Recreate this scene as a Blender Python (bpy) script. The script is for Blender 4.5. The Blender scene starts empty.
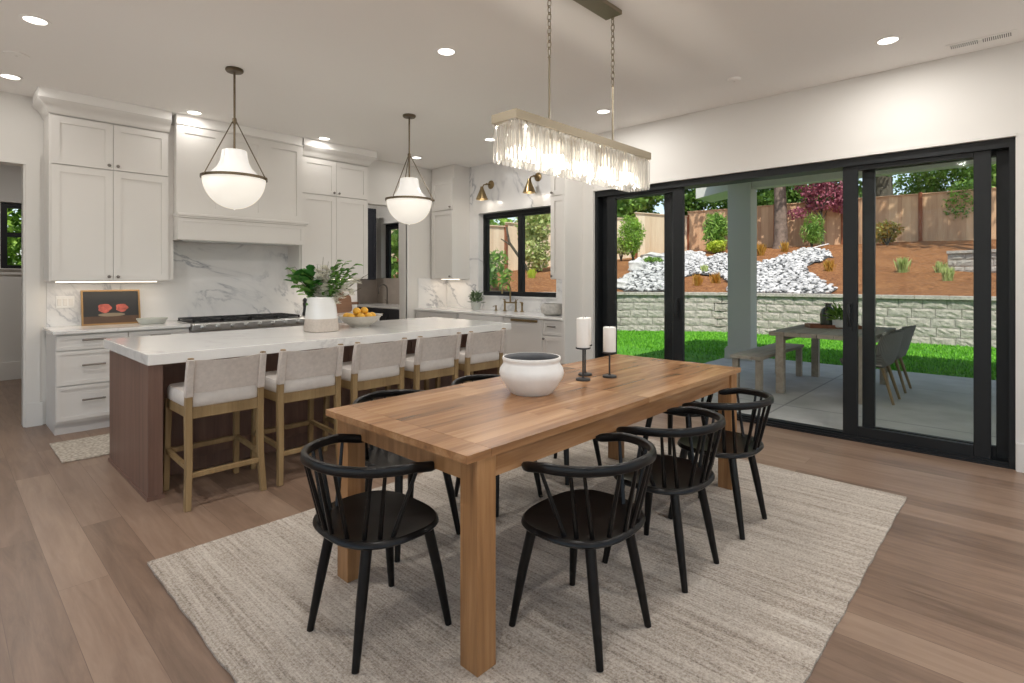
import bpy, bmesh, math, random
import numpy as np
from mathutils import Vector, Matrix
random.seed(7); RNG = np.random.default_rng(11)
PI = math.pi
SC = bpy.context.scene
COL = SC.collection

# ------------------------------------------------------------------ mesh helpers
class MB:
    def __init__(s): s.v = []; s.f = []
    def add(s, vs, fs):
        o = len(s.v); s.v.extend([tuple(map(float, p)) for p in vs]); s.f.extend([tuple(i + o for i in q) for q in fs]); return s
    def box(s, x0, x1, y0, y1, z0, z1):
        return s.add([(x0,y0,z0),(x1,y0,z0),(x1,y1,z0),(x0,y1,z0),(x0,y0,z1),(x1,y0,z1),(x1,y1,z1),(x0,y1,z1)],
                     [(0,3,2,1),(4,5,6,7),(0,1,5,4),(1,2,6,5),(2,3,7,6),(3,0,4,7)])
    def prism(s, poly, z0, z1):
        n = len(poly)
        return s.add([(x,y,z0) for x,y in poly] + [(x,y,z1) for x,y in poly],
                     [tuple(range(n-1,-1,-1)), tuple(range(n,2*n))] + [(i,(i+1)%n,n+(i+1)%n,n+i) for i in range(n)])
    def rings(s, rings, cap=True, close=True):
        n = len(rings[0]); vs = [p for r in rings for p in r]; fs = []
        for k in range(len(rings)-1):
            for i in range(n if close else n-1):
                j = (i+1) % n
                fs.append((k*n+i, k*n+j, (k+1)*n+j, (k+1)*n+i))
        if cap:
            fs.append(tuple(range(n-1,-1,-1))); m = (len(rings)-1)*n; fs.append(tuple(range(m, m+n)))
        return s.add(vs, fs)
    def sweep(s, pts, sec, up=(0,0,1), scale=None, closed=False):
        pts = [Vector(p) for p in pts]; up = Vector(up); R = []; N = len(pts); a = None
        for i, p in enumerate(pts):
            if closed: t = pts[(i+1)%N] - pts[i-1]
            else: t = pts[min(i+1,N-1)] - pts[max(i-1,0)]
            t.normalize()
            if a is None:
                u = up
                if abs(t.dot(u)) > .98: u = Vector((0,1,0)) if abs(t.y) < .9 else Vector((1,0,0))
                a = t.cross(u).normalized()
            else: a = (a - t*a.dot(t)).normalized()
            b = a.cross(t).normalized()
            k = 1 if scale is None else scale[i]
            R.append([tuple(p + a*(q[0]*k) + b*(q[1]*k)) for q in sec])
        if closed: R.append(R[0]); return s.rings(R, cap=False)
        return s.rings(R)
    def tube(s, pts, r, n=8, closed=False):
        sec = [(math.cos(2*PI*i/n), math.sin(2*PI*i/n)) for i in range(n)]
        sc = list(r) if hasattr(r, '__len__') else [r]*len(pts)
        return s.sweep(pts, sec, scale=sc, closed=closed)
    def bar(s, p0, p1, w0, d0, w1=None, d1=None, up=(0,1,0)):
        w1 = w0 if w1 is None else w1; d1 = d0 if d1 is None else d1
        p0 = Vector(p0); p1 = Vector(p1); t = (p1-p0).normalized(); u = Vector(up)
        a = t.cross(u).normalized(); b = a.cross(t).normalized()
        R = []
        for p, w, d in ((p0,w0,d0),(p1,w1,d1)):
            R.append([tuple(p+a*x*w/2+b*y*d/2) for x,y in ((-1,-1),(1,-1),(1,1),(-1,1))])
        return s.rings(R)
    def lathe(s, prof, n=32, c=(0,0,0), axis='z', cap=True, sx=1, sy=1):
        R = []
        for r, z in prof:
            ring = []
            for i in range(n):
                a = 2*PI*i/n; x, y = r*math.cos(a)*sx, r*math.sin(a)*sy
                if axis == 'z': p = (x,y,z)
                elif axis == 'y': p = (x,z,y)
                else: p = (z,x,y)
                ring.append((p[0]+c[0],p[1]+c[1],p[2]+c[2]))
            R.append(ring)
        return s.rings(R, cap=cap)
    def sphere(s, c, r, n=12, m=8, sc=(1,1,1)):
        prof = [(max(1e-4, r*math.sin(PI*k/m)), -r*math.cos(PI*k/m)) for k in range(m+1)]
        o = len(s.v); s.lathe(prof, n)
        for i in range(o, len(s.v)):
            p = s.v[i]; s.v[i] = (p[0]*sc[0]+c[0], p[1]*sc[1]+c[1], p[2]*sc[2]+c[2])
        return s
    def xf(s, M, start=0):
        for i in range(start, len(s.v)): s.v[i] = tuple(M @ Vector(s.v[i]))
        return s
    def build(s, name, mat, parent=None, smooth=32, bev=None, recalc=True):
        me = bpy.data.meshes.new(name); me.from_pydata(s.v, [], s.f)
        if recalc:
            bm = bmesh.new(); bm.from_mesh(me); bmesh.ops.recalc_face_normals(bm, faces=bm.faces); bm.to_mesh(me); bm.free()
        if smooth:
            me.polygons.foreach_set('use_smooth', [True]*len(me.polygons)); me.set_sharp_from_angle(angle=math.radians(smooth))
        for m in (mat if isinstance(mat, (list, tuple)) else [mat]): me.materials.append(m)
        o = bpy.data.objects.new(name, me); COL.objects.link(o)
        if parent is not None: o.parent = parent
        if bev:
            b = o.modifiers.new('bevel', 'BEVEL'); b.width = bev; b.segments = 2; b.limit_method = 'ANGLE'; b.angle_limit = math.radians(40)
        return o

def tag(o, label, cat, group=None, kind=None):
    o['label'] = label; o['category'] = cat
    if group: o['group'] = group
    if kind: o['kind'] = kind
    return o
def thing(name, label, cat, loc=(0,0,0), rz=0, group=None):
    o = bpy.data.objects.new(name, None); COL.objects.link(o); o.empty_display_size = .1
    o.location = loc; o.rotation_euler = (0,0,rz)
    return tag(o, label, cat, group)
def struct(name, mb, mat, parent=None, bev=None, smooth=None):
    o = mb.build(name, mat, parent, smooth=smooth, bev=bev); o['kind'] = 'structure'; return o
def dup(root, loc, rz=0, label=None):
    kids = {}
    for o in bpy.data.objects:
        if o.parent is not None: kids.setdefault(o.parent.name, []).append(o)
    def rec(o, p):
        c = o.copy(); COL.objects.link(c)
        if p is not None: c.parent = p
        for k in kids.get(o.name, []): rec(k, c)
        return c
    r = rec(root, None); r.location = loc; r.rotation_euler = (0,0,rz)
    if label: r['label'] = label
    return r
def supell(n, a, b, e=2.6):
    out = []
    for i in range(n):
        t = 2*PI*i/n; c, s = math.cos(t), math.sin(t)
        out.append((math.copysign(abs(c)**(2/e), c)*a, math.copysign(abs(s)**(2/e), s)*b))
    return out

# ------------------------------------------------------------------ materials
class G:
    def __init__(s, name):
        s.m = bpy.data.materials.new(name); s.m.use_nodes = True; s.t = s.m.node_tree; s.n = s.t.nodes; s.l = s.t.links
        s.b = s.n['Principled BSDF']; s.out = s.n['Material Output']
    def node(s, typ, ins=None, **kw):
        x = s.n.new(typ)
        for k, v in kw.items(): setattr(x, k, v)
        for k, v in (ins or {}).items():
            if isinstance(v, bpy.types.NodeSocket): s.l.new(v, x.inputs[k])
            else: x.inputs[k].default_value = v
        return x
    def set(s, k, v):
        if isinstance(v, bpy.types.NodeSocket): s.l.new(v, s.b.inputs[k])
        else: s.b.inputs[k].default_value = v
    def co(s, scale=(1,1,1), rot=(0,0,0), loc=(0,0,0)):
        tc = s.node('ShaderNodeTexCoord')
        return s.node('ShaderNodeMapping', {'Vector': tc.outputs['Object'], 'Scale': scale, 'Rotation': rot, 'Location': loc}).outputs[0]
    def noise(s, vec, scale=5, detail=4, rough=.55, dist=0):
        return s.node('ShaderNodeTexNoise', {'Vector': vec, 'Scale': scale, 'Detail': detail, 'Roughness': rough, 'Distortion': dist}).outputs['Fac']
    def ramp(s, fac, stops):
        r = s.node('ShaderNodeValToRGB', {'Fac': fac}); e = r.color_ramp.elements
        while len(e) < len(stops): e.new(.5)
        for el, (p, c) in zip(e, stops): el.position = p; el.color = (*c, 1)
        return r.outputs['Color']
    def mix(s, f, a, b, mode='MIX'):
        x = s.node('ShaderNodeMix', data_type='RGBA', blend_type=mode)
        for i, v in ((0,f),(6,a),(7,b)):
            if isinstance(v, bpy.types.NodeSocket): s.l.new(v, x.inputs[i])
            else: x.inputs[i].default_value = v if i == 0 else (*v, 1)
        return x.outputs[2]
    def math(s, op, a, b=0, clamp=False):
        x = s.node('ShaderNodeMath', operation=op); x.use_clamp = clamp
        for i, v in ((0,a),(1,b)):
            if isinstance(v, bpy.types.NodeSocket): s.l.new(v, x.inputs[i])
            else: x.inputs[i].default_value = v
        return x.outputs[0]
    def bump(s, h, strength=.3, dist=.01):
        s.l.new(s.node('ShaderNodeBump', {'Height': h, 'Strength': strength, 'Distance': dist}).outputs[0], s.b.inputs['Normal'])
    def rnd(s, obj=False):
        return s.node('ShaderNodeObjectInfo').outputs['Random'] if obj else s.node('ShaderNodeNewGeometry').outputs['Random Per Island']

def plain(name, col, rough=.5, metal=0, noise=0, nscale=8, bump=0, bscale=60, coat=0, spec=None):
    g = G(name); g.set('Roughness', rough); g.set('Metallic', metal)
    if noise:
        n = g.noise(g.co(), nscale, 4); d = tuple(max(0,c*(1-noise)) for c in col); u = tuple(min(1,c*(1+noise*.6)) for c in col)
        g.set('Base Color', g.ramp(n, [(.3,d),(.7,u)]))
    else: g.set('Base Color', (*col,1))
    if bump: g.bump(g.noise(g.co(), bscale, 3), bump, .004)
    if coat: g.set('Coat Weight', coat)
    if spec is not None: g.set('Specular IOR Level', spec)
    return g.m
def emit(name, col, st):
    g = G(name); g.set('Base Color', (*col,1)); g.set('Emission Color', (*col,1)); g.set('Emission Strength', st); g.set('Roughness', .35); return g.m
def wood(name, cols, axis='x', grain=1.0, rough=.45, island=.35, scale=1.0, bump=.08):
    g = G(name); sc = {'x': (.5,9,9), 'y': (9,.5,9), 'z': (9,9,.5)}[axis]
    off = g.node('ShaderNodeCombineXYZ', {0: g.math('MULTIPLY', g.rnd(), 37.), 1: g.math('MULTIPLY', g.rnd(), 91.), 2: g.math('MULTIPLY', g.rnd(), 13.)}).outputs[0]
    tc = g.node('ShaderNodeTexCoord').outputs['Object']
    v0 = g.node('ShaderNodeVectorMath', {0: tc, 1: off}, operation='ADD').outputs[0]
    v = g.node('ShaderNodeMapping', {'Vector': v0, 'Scale': tuple(k*scale for k in sc)}).outputs[0]
    n1 = g.noise(v, 1.6, 6, .62, .8); n2 = g.noise(v, 6, 5, .7, .3)
    f = g.math('ADD', g.math('MULTIPLY', n1, .72), g.math('MULTIPLY', n2, .28))
    f = g.math('ADD', g.math('MULTIPLY', g.math('SUBTRACT', f, .5), 1.5*grain), g.math('ADD', .5, g.math('MULTIPLY', g.math('SUBTRACT', g.rnd(), .5), island)))
    g.set('Base Color', g.ramp(f, [(.12,cols[0]),(.5,cols[1]),(.88,cols[2])])); g.set('Roughness', rough)
    g.bump(n2, bump, .003); return g.m
def marble(name, base, vein, scale=1.1, rough=.18, amt=1.0, rot=(.5,.7,.55), w=.045):
    g = G(name); v = g.co((1,1,1), rot); v2 = g.node('ShaderNodeMapping', {'Vector': v, 'Scale': (1,1,.34)}).outputs[0]
    n = g.noise(v2, scale, 7, .6, .6); d = g.math('ABSOLUTE', g.math('SUBTRACT', n, .5))
    k = g.math('SUBTRACT', 1, g.math('DIVIDE', d, w), True)
    k = g.math('MULTIPLY', g.math('POWER', k, 1.6), g.math('MULTIPLY', g.math('SUBTRACT', g.noise(v, 1.7, 3), .38, True), 3.2*amt, True))
    soft = g.math('MULTIPLY', g.math('SUBTRACT', 1, g.math('DIVIDE', d, w*3.2), True), .12*amt)
    g.set('Base Color', g.mix(g.math('ADD', k, soft, True), base, vein)); g.set('Roughness', rough); return g.m

def lin(r, gg, b): return tuple(((c/255+.055)/1.055)**2.4 if c > 10 else c/255/12.92 for c in (r,gg,b))
M = {}
M['wall'] = plain('wall_paint', (.74,.72,.685), .6, bump=.03, bscale=220)
M['ceil'] = plain('ceiling_paint', (.92,.90,.87), .7)
M['cab'] = plain('cabinet_paint', (.74,.715,.68), .38)
M['trimw'] = plain('trim_paint', (.74,.72,.685), .4)
M['marble'] = marble('marble_slab', (.80,.79,.78), (.36,.37,.40), 1.45, .2, 1.2, (.75,.8,0), .024)
M['quartz'] = marble('quartz_top', (.83,.815,.79), (.55,.53,.52), 1.1, .1, .6, (1.2,.5,.6), .02)
M['walnut'] = wood('walnut_veneer', (lin(92,68,58), lin(124,95,82), lin(148,116,101)), 'z', .9, .45, .1, .7)
M['oak'] = wood('stool_oak', (lin(112,92,60), lin(148,122,84), lin(174,150,110)), 'z', .9, .5, .15)
M['table'] = wood('table_wood', (lin(104,72,46), lin(162,118,80), lin(204,162,120)), 'x', 1.25, .27, .17, .7)
M['tableleg'] = wood('table_leg_wood', (lin(112,76,44), lin(160,116,74), lin(188,144,100)), 'z', 1.2, .42, .2)
M['black'] = plain('black_lacquer', (.005,.0045,.0045), .3, spec=.3)
M['frame'] = plain('black_window_metal', (.009,.0105,.012), .45, spec=.35)
M['bronze'] = plain('dark_bronze', (.16,.125,.085), .4, 1)
M['pewter'] = plain('pewter_metal', (.22,.2,.18), .38, 1)
M['brass'] = plain('aged_brass', (.26,.19,.10), .34, 1)
M['champ'] = plain('champagne_metal', (.32,.275,.205), .42, 1)
M['steel'] = plain('brushed_steel', (.55,.55,.54), .3, 1)
M['chrome'] = plain('chrome_metal', (.5,.5,.5), .15, 1)
M['iron'] = plain('cast_iron', (.02,.02,.021), .5)
M['cream'] = plain('cream_fabric', (.64,.57,.52), .9, noise=.10, nscale=40, bump=.35, bscale=500)
M['pad'] = plain('seat_fabric', (.68,.63,.585), .9, noise=.06, nscale=30, bump=.25, bscale=450)
M['ceramic'] = plain('white_glaze', (.80,.79,.77), .15, coat=.4)
M['beigecer'] = plain('beige_bisque', (.55,.48,.42), .6, noise=.1, nscale=60)
M['potw'] = plain('white_stone_pot', (.84,.83,.81), .5, noise=.06, nscale=14, bump=.25, bscale=35)
M['potin'] = plain('grey_pot_inside', (.16,.16,.165), .6, noise=.2)
M['greycer'] = plain('grey_ceramic', (.47,.48,.44), .45)
M['mortar'] = plain('grey_stone_bowl', (.5,.48,.45), .5, noise=.25, nscale=25)
M['stone'] = plain('pale_stone_bowl', (.58,.54,.48), .6, noise=.1, nscale=30)
M['orange'] = plain('orange_peel', (.86,.46,.05), .4, noise=.15, nscale=12, bump=.2, bscale=260)
M['candle'] = plain('candle_wax', (.90,.88,.84), .45)
M['navy'] = plain('dark_cabinet_paint', (.018,.02,.03), .4)
M['taupe'] = plain('taupe_tile', (.50,.43,.37), .35, noise=.12, nscale=6)
M['board'] = wood('cutting_board_wood', (lin(74,52,38), lin(112,80,58), lin(140,104,78)), 'x', 1, .45, .4)
M['tray'] = wood('tray_wood', (lin(100,56,34), lin(132,80,52), lin(150,98,66)), 'y', .8, .5)
M['wick'] = plain('dark_wick', (.03,.025,.02), .8)
M['soil'] = plain('plant_soil', (.05,.035,.025), .9)
M['emL'] = emit('lamp_lens', (1,.95,.87), 6)
M['emStrip'] = emit('led_strip', (1,.88,.74), 2.2)
M['emBulb'] = emit('bulb_glow', (1,.92,.78), 2.2)
M['emS'] = emit('sconce_bulb', (1,.9,.75), 10)
g = G('opal_glass_glow'); g.set('Base Color', (.88,.86,.82,1)); g.set('Roughness', .22); g.set('Emission Color', (1,.93,.82,1)); g.set('Emission Strength', .44); M['opal'] = g.m
g = G('opal_glass_upper'); g.set('Base Color', (.88,.87,.85,1)); g.set('Roughness', .22); g.set('Emission Color', (1,.96,.9,1)); g.set('Emission Strength', .34); M['opal2'] = g.m
def glass(name, tint, gl=1.0):
    g = G(name); tr = g.node('ShaderNodeBsdfTransparent', {'Color': (*tint,1)}); gs = g.node('ShaderNodeBsdfGlossy', {'Roughness': .02, 'Color': (1,1,1,1)})
    fr = g.node('ShaderNodeFresnel', {'IOR': 1.45}); mx = g.node('ShaderNodeMixShader', {0: g.math('MULTIPLY', fr.outputs[0], gl), 1: tr.outputs[0], 2: gs.outputs[0]})
    g.l.new(mx.outputs[0], g.out.inputs['Surface']); return g.m
M['glass'] = glass('window_glass', (.98,.988,.982), .08)
g = G('cut_crystal')
tr = g.node('ShaderNodeBsdfTransparent', {'Color': (.97,.96,.94,1)}); gs = g.node('ShaderNodeBsdfGlass', {'Roughness': .04, 'IOR': 1.45, 'Color': (1,.99,.97,1)})
gl_ = g.node('ShaderNodeBsdfGlossy', {'Roughness': .08, 'Color': (1,1,1,1)}); tl = g.node('ShaderNodeBsdfTranslucent', {'Color': (.95,.93,.88,1)}); df = g.node('ShaderNodeBsdfDiffuse', {'Color': (.95,.93,.88,1)})
dd = g.node('ShaderNodeMixShader', {0: .5, 1: tl.outputs[0], 2: df.outputs[0]})
m0 = g.node('ShaderNodeMixShader', {0: .45, 1: tr.outputs[0], 2: gs.outputs[0]}); m1 = g.node('ShaderNodeMixShader', {0: .16, 1: m0.outputs[0], 2: gl_.outputs[0]})
m2 = g.node('ShaderNodeMixShader', {0: g.math('ADD', .02, g.math('MULTIPLY', g.math('POWER', g.rnd(True), 2.0), .3)), 1: m1.outputs[0], 2: dd.outputs[0]})
g.l.new(m2.outputs[0], g.out.inputs['Surface']); M['crystal'] = g.m
# floor planks (run along Y)
g = G('oak_planks'); tc = g.node('ShaderNodeTexCoord').outputs['Object']; sp = g.node('ShaderNodeSeparateXYZ', {0: tc})
sw = g.node('ShaderNodeCombineXYZ', {0: sp.outputs[1], 1: sp.outputs[0], 2: 0.0}).outputs[0]
bk = g.node('ShaderNodeTexBrick', {'Vector': sw, 'Color1': (.0,.0,.0,1), 'Color2': (1,1,1,1), 'Mortar': (.5,.5,.5,1), 'Scale': 1.0, 'Mortar Size': .0012, 'Mortar Smooth': .2, 'Bias': 0.0, 'Brick Width': 1.9, 'Row Height': .185}); bk.offset = .37; bk.offset_frequency = 2
off = g.node('ShaderNodeVectorMath', {0: tc, 1: g.node('ShaderNodeVectorMath', {0: bk.outputs['Color'], 1: (7.3,3.1,0)}, operation='MULTIPLY').outputs[0]}, operation='ADD').outputs[0]
gv = g.node('ShaderNodeMapping', {'Vector': off, 'Scale': (7,.7,1)}).outputs[0]
gr = g.noise(gv, 2.4, 6, .62, .7); gr2 = g.noise(gv, 9, 4, .7)
f = g.math('ADD', g.math('MULTIPLY', gr, .75), g.math('MULTIPLY', gr2, .25))
f = g.math('ADD', g.math('ADD', g.math('MULTIPLY', g.math('SUBTRACT', f, .5), 1.1), .5), g.math('MULTIPLY', g.math('SUBTRACT', bk.outputs['Color'], .5), .42))
base = g.ramp(f, [(.05, lin(96,76,62)), (.5, lin(144,119,101)), (.95, lin(172,148,128))])
kn = g.node('ShaderNodeTexVoronoi', {'Vector': g.node('ShaderNodeMapping', {'Vector': off, 'Scale': (1.6,.75,1)}).outputs[0], 'Scale': 1.25}).outputs['Distance']
kk = g.math('SUBTRACT', 1, g.math('DIVIDE', kn, .06), True)
base = g.mix(g.math('MULTIPLY', kk, .55), base, lin(70,48,36)); base = g.mix(g.math('MULTIPLY', bk.outputs['Fac'], .55), base, lin(66,48,36))
g.set('Base Color', base); g.set('Roughness', g.math('ADD', .30, g.math('MULTIPLY', gr2, .14))); g.bump(g.math('SUBTRACT', gr2, bk.outputs['Fac']), .06, .003); M['floor'] = g.m
# rug
g = G('striped_wool'); v = g.co()
st = g.noise(g.node('ShaderNodeMapping', {'Vector': v, 'Scale': (26,.55,1)}).outputs[0], 1, 5, .7); st2 = g.noise(g.node('ShaderNodeMapping', {'Vector': v, 'Scale': (95,2.6,1)}).outputs[0], 1, 3, .6)
fine = g.noise(v, 210, 2, .6); big = g.noise(v, .9, 2)
gran = g.noise(v, 120, 2, .7)
f = g.math('ADD', g.math('ADD', g.math('MULTIPLY', st, .34), g.math('MULTIPLY', st2, .24)), g.math('ADD', g.math('MULTIPLY', gran, .42), g.math('MULTIPLY', g.math('SUBTRACT', big, .5), .08)))
g.set('Base Color', g.ramp(f, [(.36, lin(120,108,97)), (.45, lin(172,160,147)), (.54, lin(200,190,178)), (.66, lin(222,214,203))])); g.set('Roughness', .95)
g.bump(g.math('ADD', gran, g.math('MULTIPLY', st2, 1.2)), .8, .006); M['rug'] = g.m
g = G('woven_runner'); v = g.co(); wv = g.node('ShaderNodeTexVoronoi', {'Vector': v, 'Scale': 42}).outputs['Distance']
g.set('Base Color', g.ramp(wv, [(.1, lin(222,214,200)), (.7, lin(176,164,148))])); g.set('Roughness', .95); g.bump(wv, -.6, .006); M['runner'] = g.m
# painting
M['art_bg'] = plain('painting_dark', lin(28,27,27), .4, noise=.2, nscale=6)
M['art_tb'] = plain('painting_table', lin(78,56,40), .5, noise=.25, nscale=10)
M['art_red'] = plain('painting_red', lin(168,82,70), .5, noise=.5, nscale=30)
M['art_dish'] = plain('painting_dish', lin(120,108,90), .5)
M['gold'] = plain('gold_frame', lin(150,118,76), .45, .3)
# outdoors
def rocky(name, obj):
    g = G(name); r = g.rnd(obj); n = g.noise(g.co(), 30, 4)
    g.set('Base Color', g.ramp(g.math('ADD', g.math('MULTIPLY', r, .7), g.math('MULTIPLY', n, .3)), [(.1,(.26,.26,.255)),(.4,(.46,.455,.44)),(.8,(.62,.61,.585))])); g.set('Roughness', .8); return g.m
M['rock'] = rocky('white_river_rock', True); M['rocks'] = rocky('white_river_rocks', False)
M['rockbase'] = plain('dark_rock_gap_shade', (.09,.09,.085), .9, noise=.5, nscale=60)  # dark colour stands for the shade in the gaps between rocks
g = G('bark_mulch'); v = g.co(); n = g.noise(v, 11, 8, .85); n2 = g.noise(v, 1.2, 3)
g.set('Base Color', g.ramp(g.math('ADD', g.math('MULTIPLY', n, .85), g.math('MULTIPLY', n2, .15)), [(.36, lin(84,52,28)), (.5, lin(150,98,54)), (.62, lin(194,140,88))])); g.set('Roughness', .95); g.bump(n, 1, .08); M['mulch'] = g.m
g = G('split_face_block'); n = g.noise(g.co(), 13, 8, .8); g.set('Base Color', g.mix(g.math('MULTIPLY', g.rnd(), .25), g.ramp(n, [(.3, lin(120,118,112)), (.68, lin(208,198,186))]), lin(168,166,158))); g.set('Roughness', .9); g.bump(n, .8, .03); M['block'] = g.m
g = G('lawn_green'); n = g.noise(g.co(), 60, 4, .7); n2 = g.noise(g.co(), 1.5, 3)
g.set('Base Color', g.ramp(g.math('ADD', g.math('MULTIPLY', n, .7), g.math('MULTIPLY', n2, .3)), [(.3, lin(52,112,14)), (.7, lin(104,176,34))])); g.set('Roughness', .8); g.bump(n, .8, .03); M['lawn'] = g.m
g = G('grass_blade'); g.set('Base Color', g.ramp(g.rnd(), [(0, lin(62,126,18)), (1, lin(124,192,48))])); g.set('Roughness', .6); M['blade'] = g.m
g = G('broom_concrete'); n = g.noise(g.co(), 3, 5); tc = g.node('ShaderNodeTexCoord').outputs['Object']
bk = g.node('ShaderNodeTexBrick', {'Vector': tc, 'Scale': 1.0, 'Mortar Size': .012, 'Brick Width': 2.15, 'Row Height': 1.95, 'Bias': 0.0}); bk.offset = 0
g.set('Base Color', g.mix(g.math('MULTIPLY', bk.outputs['Fac'], .5), g.ramp(n, [(.3, lin(176,174,168)), (.7, lin(196,194,190))]), lin(90,90,90))); g.set('Roughness', .75); M['concrete'] = g.m
def cedar(name, cols):
    g = G(name); v = g.co((1,1,.12)); n = g.noise(v, 9, 5, .6)
    f = g.math('ADD', g.math('MULTIPLY', n, .6), g.math('MULTIPLY', g.rnd(), .4)); g.set('Base Color', g.ramp(f, [(.2,cols[0]),(.8,cols[1])])); g.set('Roughness', .85); return g.m
M['cedar'] = cedar('cedar_boards', (lin(170,130,98), lin(214,180,142)))
M['cedar2'] = cedar('overlit_pinkish_cedar', (lin(208,182,150), lin(240,224,198)))  # overexposed brightness of this fence run is put into its pale colour
M['post'] = cedar('brown_cedar_post', (lin(120,70,44), lin(150,92,60)))
M['bark'] = plain('tree_bark', lin(120,104,92), .95, noise=.45, nscale=7, bump=1, bscale=14)
M['bark2'] = plain('dark_tree_bark', lin(88,84,72), .95, noise=.4, nscale=7, bump=1, bscale=14)
def leaf(name, a, b, tr=.35):
    g = G(name); c = g.ramp(g.rnd(), [(0,a),(1,b)]); g.set('Base Color', c); g.set('Roughness', .55)
    t = g.node('ShaderNodeBsdfTranslucent', {'Color': c}); mx = g.node('ShaderNodeMixShader', {0: tr, 1: g.b.outputs[0], 2: t.outputs[0]}); g.l.new(mx.outputs[0], g.out.inputs['Surface']); return g.m
M['leafdark'] = leaf('evergreen_leaf', lin(54,88,34), lin(118,156,68))
M['leafmid'] = leaf('mid_green_leaf', lin(80,124,46), lin(156,192,88))
M['leafbright'] = leaf('bright_green_leaf', lin(96,142,34), lin(170,206,84))
M['leafyel'] = leaf('yellow_green_leaf', lin(160,186,40), lin(206,216,90))
M['leafpur'] = leaf('plum_red_leaf', lin(112,48,66), lin(196,122,136))
M['leaforg'] = leaf('orange_tipped_leaf', lin(190,140,60), lin(128,146,62))
M['tuft'] = leaf('pale_grass_tuft', lin(150,172,100), lin(206,214,146))
M['tufto'] = leaf('rusty_grass_tuft', lin(176,120,40), lin(190,156,70))
M['fern'] = leaf('indoor_leaf', lin(62,112,44), lin(136,180,88), .3)
M['deep'] = leaf('deep_green_leaf', lin(38,98,34), lin(86,148,62), .3)
M['herb'] = leaf('grey_green_leaf', lin(74,98,66), lin(128,150,108), .2)
M['petal'] = leaf('white_petal', lin(238,234,220), lin(252,250,242), .3)
M['stem'] = plain('green_stem', lin(88,84,44), .7)
M['patw'] = wood('weathered_teak', (lin(140,128,114), lin(172,160,144), lin(194,184,170)), 'x', .7, .75, .3)
g = G('grey_wicker'); v = g.co((1,1,1)); w1 = g.node('ShaderNodeTexWave', {'Vector': v, 'Scale': 26, 'Distortion': .3}, bands_direction='X').outputs['Fac']; w2 = g.node('ShaderNodeTexWave', {'Vector': v, 'Scale': 26, 'Distortion': .3}, bands_direction='Z').outputs['Fac']
f = g.math('MULTIPLY', w1, w2); g.set('Base Color', g.ramp(f, [(0, lin(84,82,78)), (.6, lin(164,160,152))])); g.set('Roughness', .8); g.bump(f, .5, .01); M['wicker'] = g.m
M['teakleg'] = plain('teak_leg', lin(140,118,84), .6, noise=.2)
M['sunbounce'] = plain('pale_sun_bounce', (.80,.79,.76), .8)  # pale colour of the added surface that bounces sunlight indoors
M['exwhite'] = plain('porch_paint', (.62,.62,.57), .6)
M['exgrey'] = plain('porch_column_paint', (.53,.515,.47), .6)
M['roof'] = plain('asphalt_shingle', (.22,.19,.16), .9, noise=.3, nscale=30)
M['bottle'] = plain('dark_green_bottle', (.06,.065,.045), .25)
M['pebw'] = plain('white_planter', (.72,.71,.68), .5)
M['dirt'] = plain('bare_ground', lin(110,96,70), .95, noise=.3, nscale=3)
M['bolder'] = plain('grey_boulder', (.58,.57,.54), .9, noise=.35, nscale=6, bump=1, bscale=10)
M['plate'] = plain('switch_plate', (.82,.81,.79), .35)
M['siding'] = plain('neighbour_siding', (.5,.47,.42), .8)

# ------------------------------------------------------------------ key dimensions (metres; floor z=0, X along the island, Y towards the range wall)
CE = 3.06; YW = 6.72; XD = 5.30; XS = 5.60

# ------------------------------------------------------------------ room shell
struct('floor', MB().box(-2.8,5.62,-2.8,10.2,-.2,0), M['floor'])
struct('ceiling', MB().box(-2.8,5.85,-2.8,10.3,CE,CE+.2), M['ceil'])
b = MB(); b.box(XD,5.62,-2.8,.057,0,CE); b.box(XD,5.62,.057,3.69,2.392,CE); b.box(XD,XS,3.69,3.85,0,CE)
struct('wall_right', b, M['wall'])
b = MB()
for y0,y1 in ((3.69,4.47),(5.985,8.034),(8.577,8.9)): b.box(XS,5.80,y0,y1,0,CE)
b.box(XS,5.80,4.47,5.985,0,1.105); b.box(XS,5.80,4.47,5.985,2.35,CE); b.box(XS,5.80,8.034,8.577,0,1.105); b.box(XS,5.80,8.034,8.577,2.36,CE)
struct('wall_sink', b, M['wall'])
struct('wall_partition', MB().box(4.96,XD+.02,3.85,3.89,0,CE).box(XD+.02,XS,3.85,3.89,0,CE), M['wall'])
b = MB(); b.box(-2.8,-.5,YW,YW+.15,0,CE); b.box(.572,4.0,YW,YW+.15,0,CE); b.box(4.812,XS,YW,YW+.15,0,CE); b.box(-.5,.572,YW,YW+.15,2.425,CE); b.box(4.0,4.812,YW,YW+.15,2.425,CE)
struct('wall_range', b, M['wall'])
b = MB(); b.box(-2.95,-2.8,-2.95,-2.5,0,CE); b.box(-2.95,-2.8,6.2,10.2,0,CE); b.box(-2.95,-2.8,-2.5,6.2,0,.1); b.box(-2.95,-2.8,-2.5,6.2,2.85,CE)
struct('wall_left', b, M['wall'])
b = MB(); b.box(-2.8,-2.4,-2.95,-2.8,0,CE); b.box(5.0,5.62,-2.95,-2.8,0,CE); b.box(-2.4,5.0,-2.95,-2.8,0,.1); b.box(-2.4,5.0,-2.95,-2.8,2.85,CE)
struct('wall_front', b, M['wall'])
b = MB(); b.box(-2.8,.60,10.0,10.15,0,CE); b.box(1.40,3.5,10.0,10.15,0,CE); b.box(.60,1.40,10.0,10.15,0,1.5); b.box(.60,1.40,10.0,10.15,2.40,CE)
struct('wall_hall', b, M['wall'])
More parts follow.
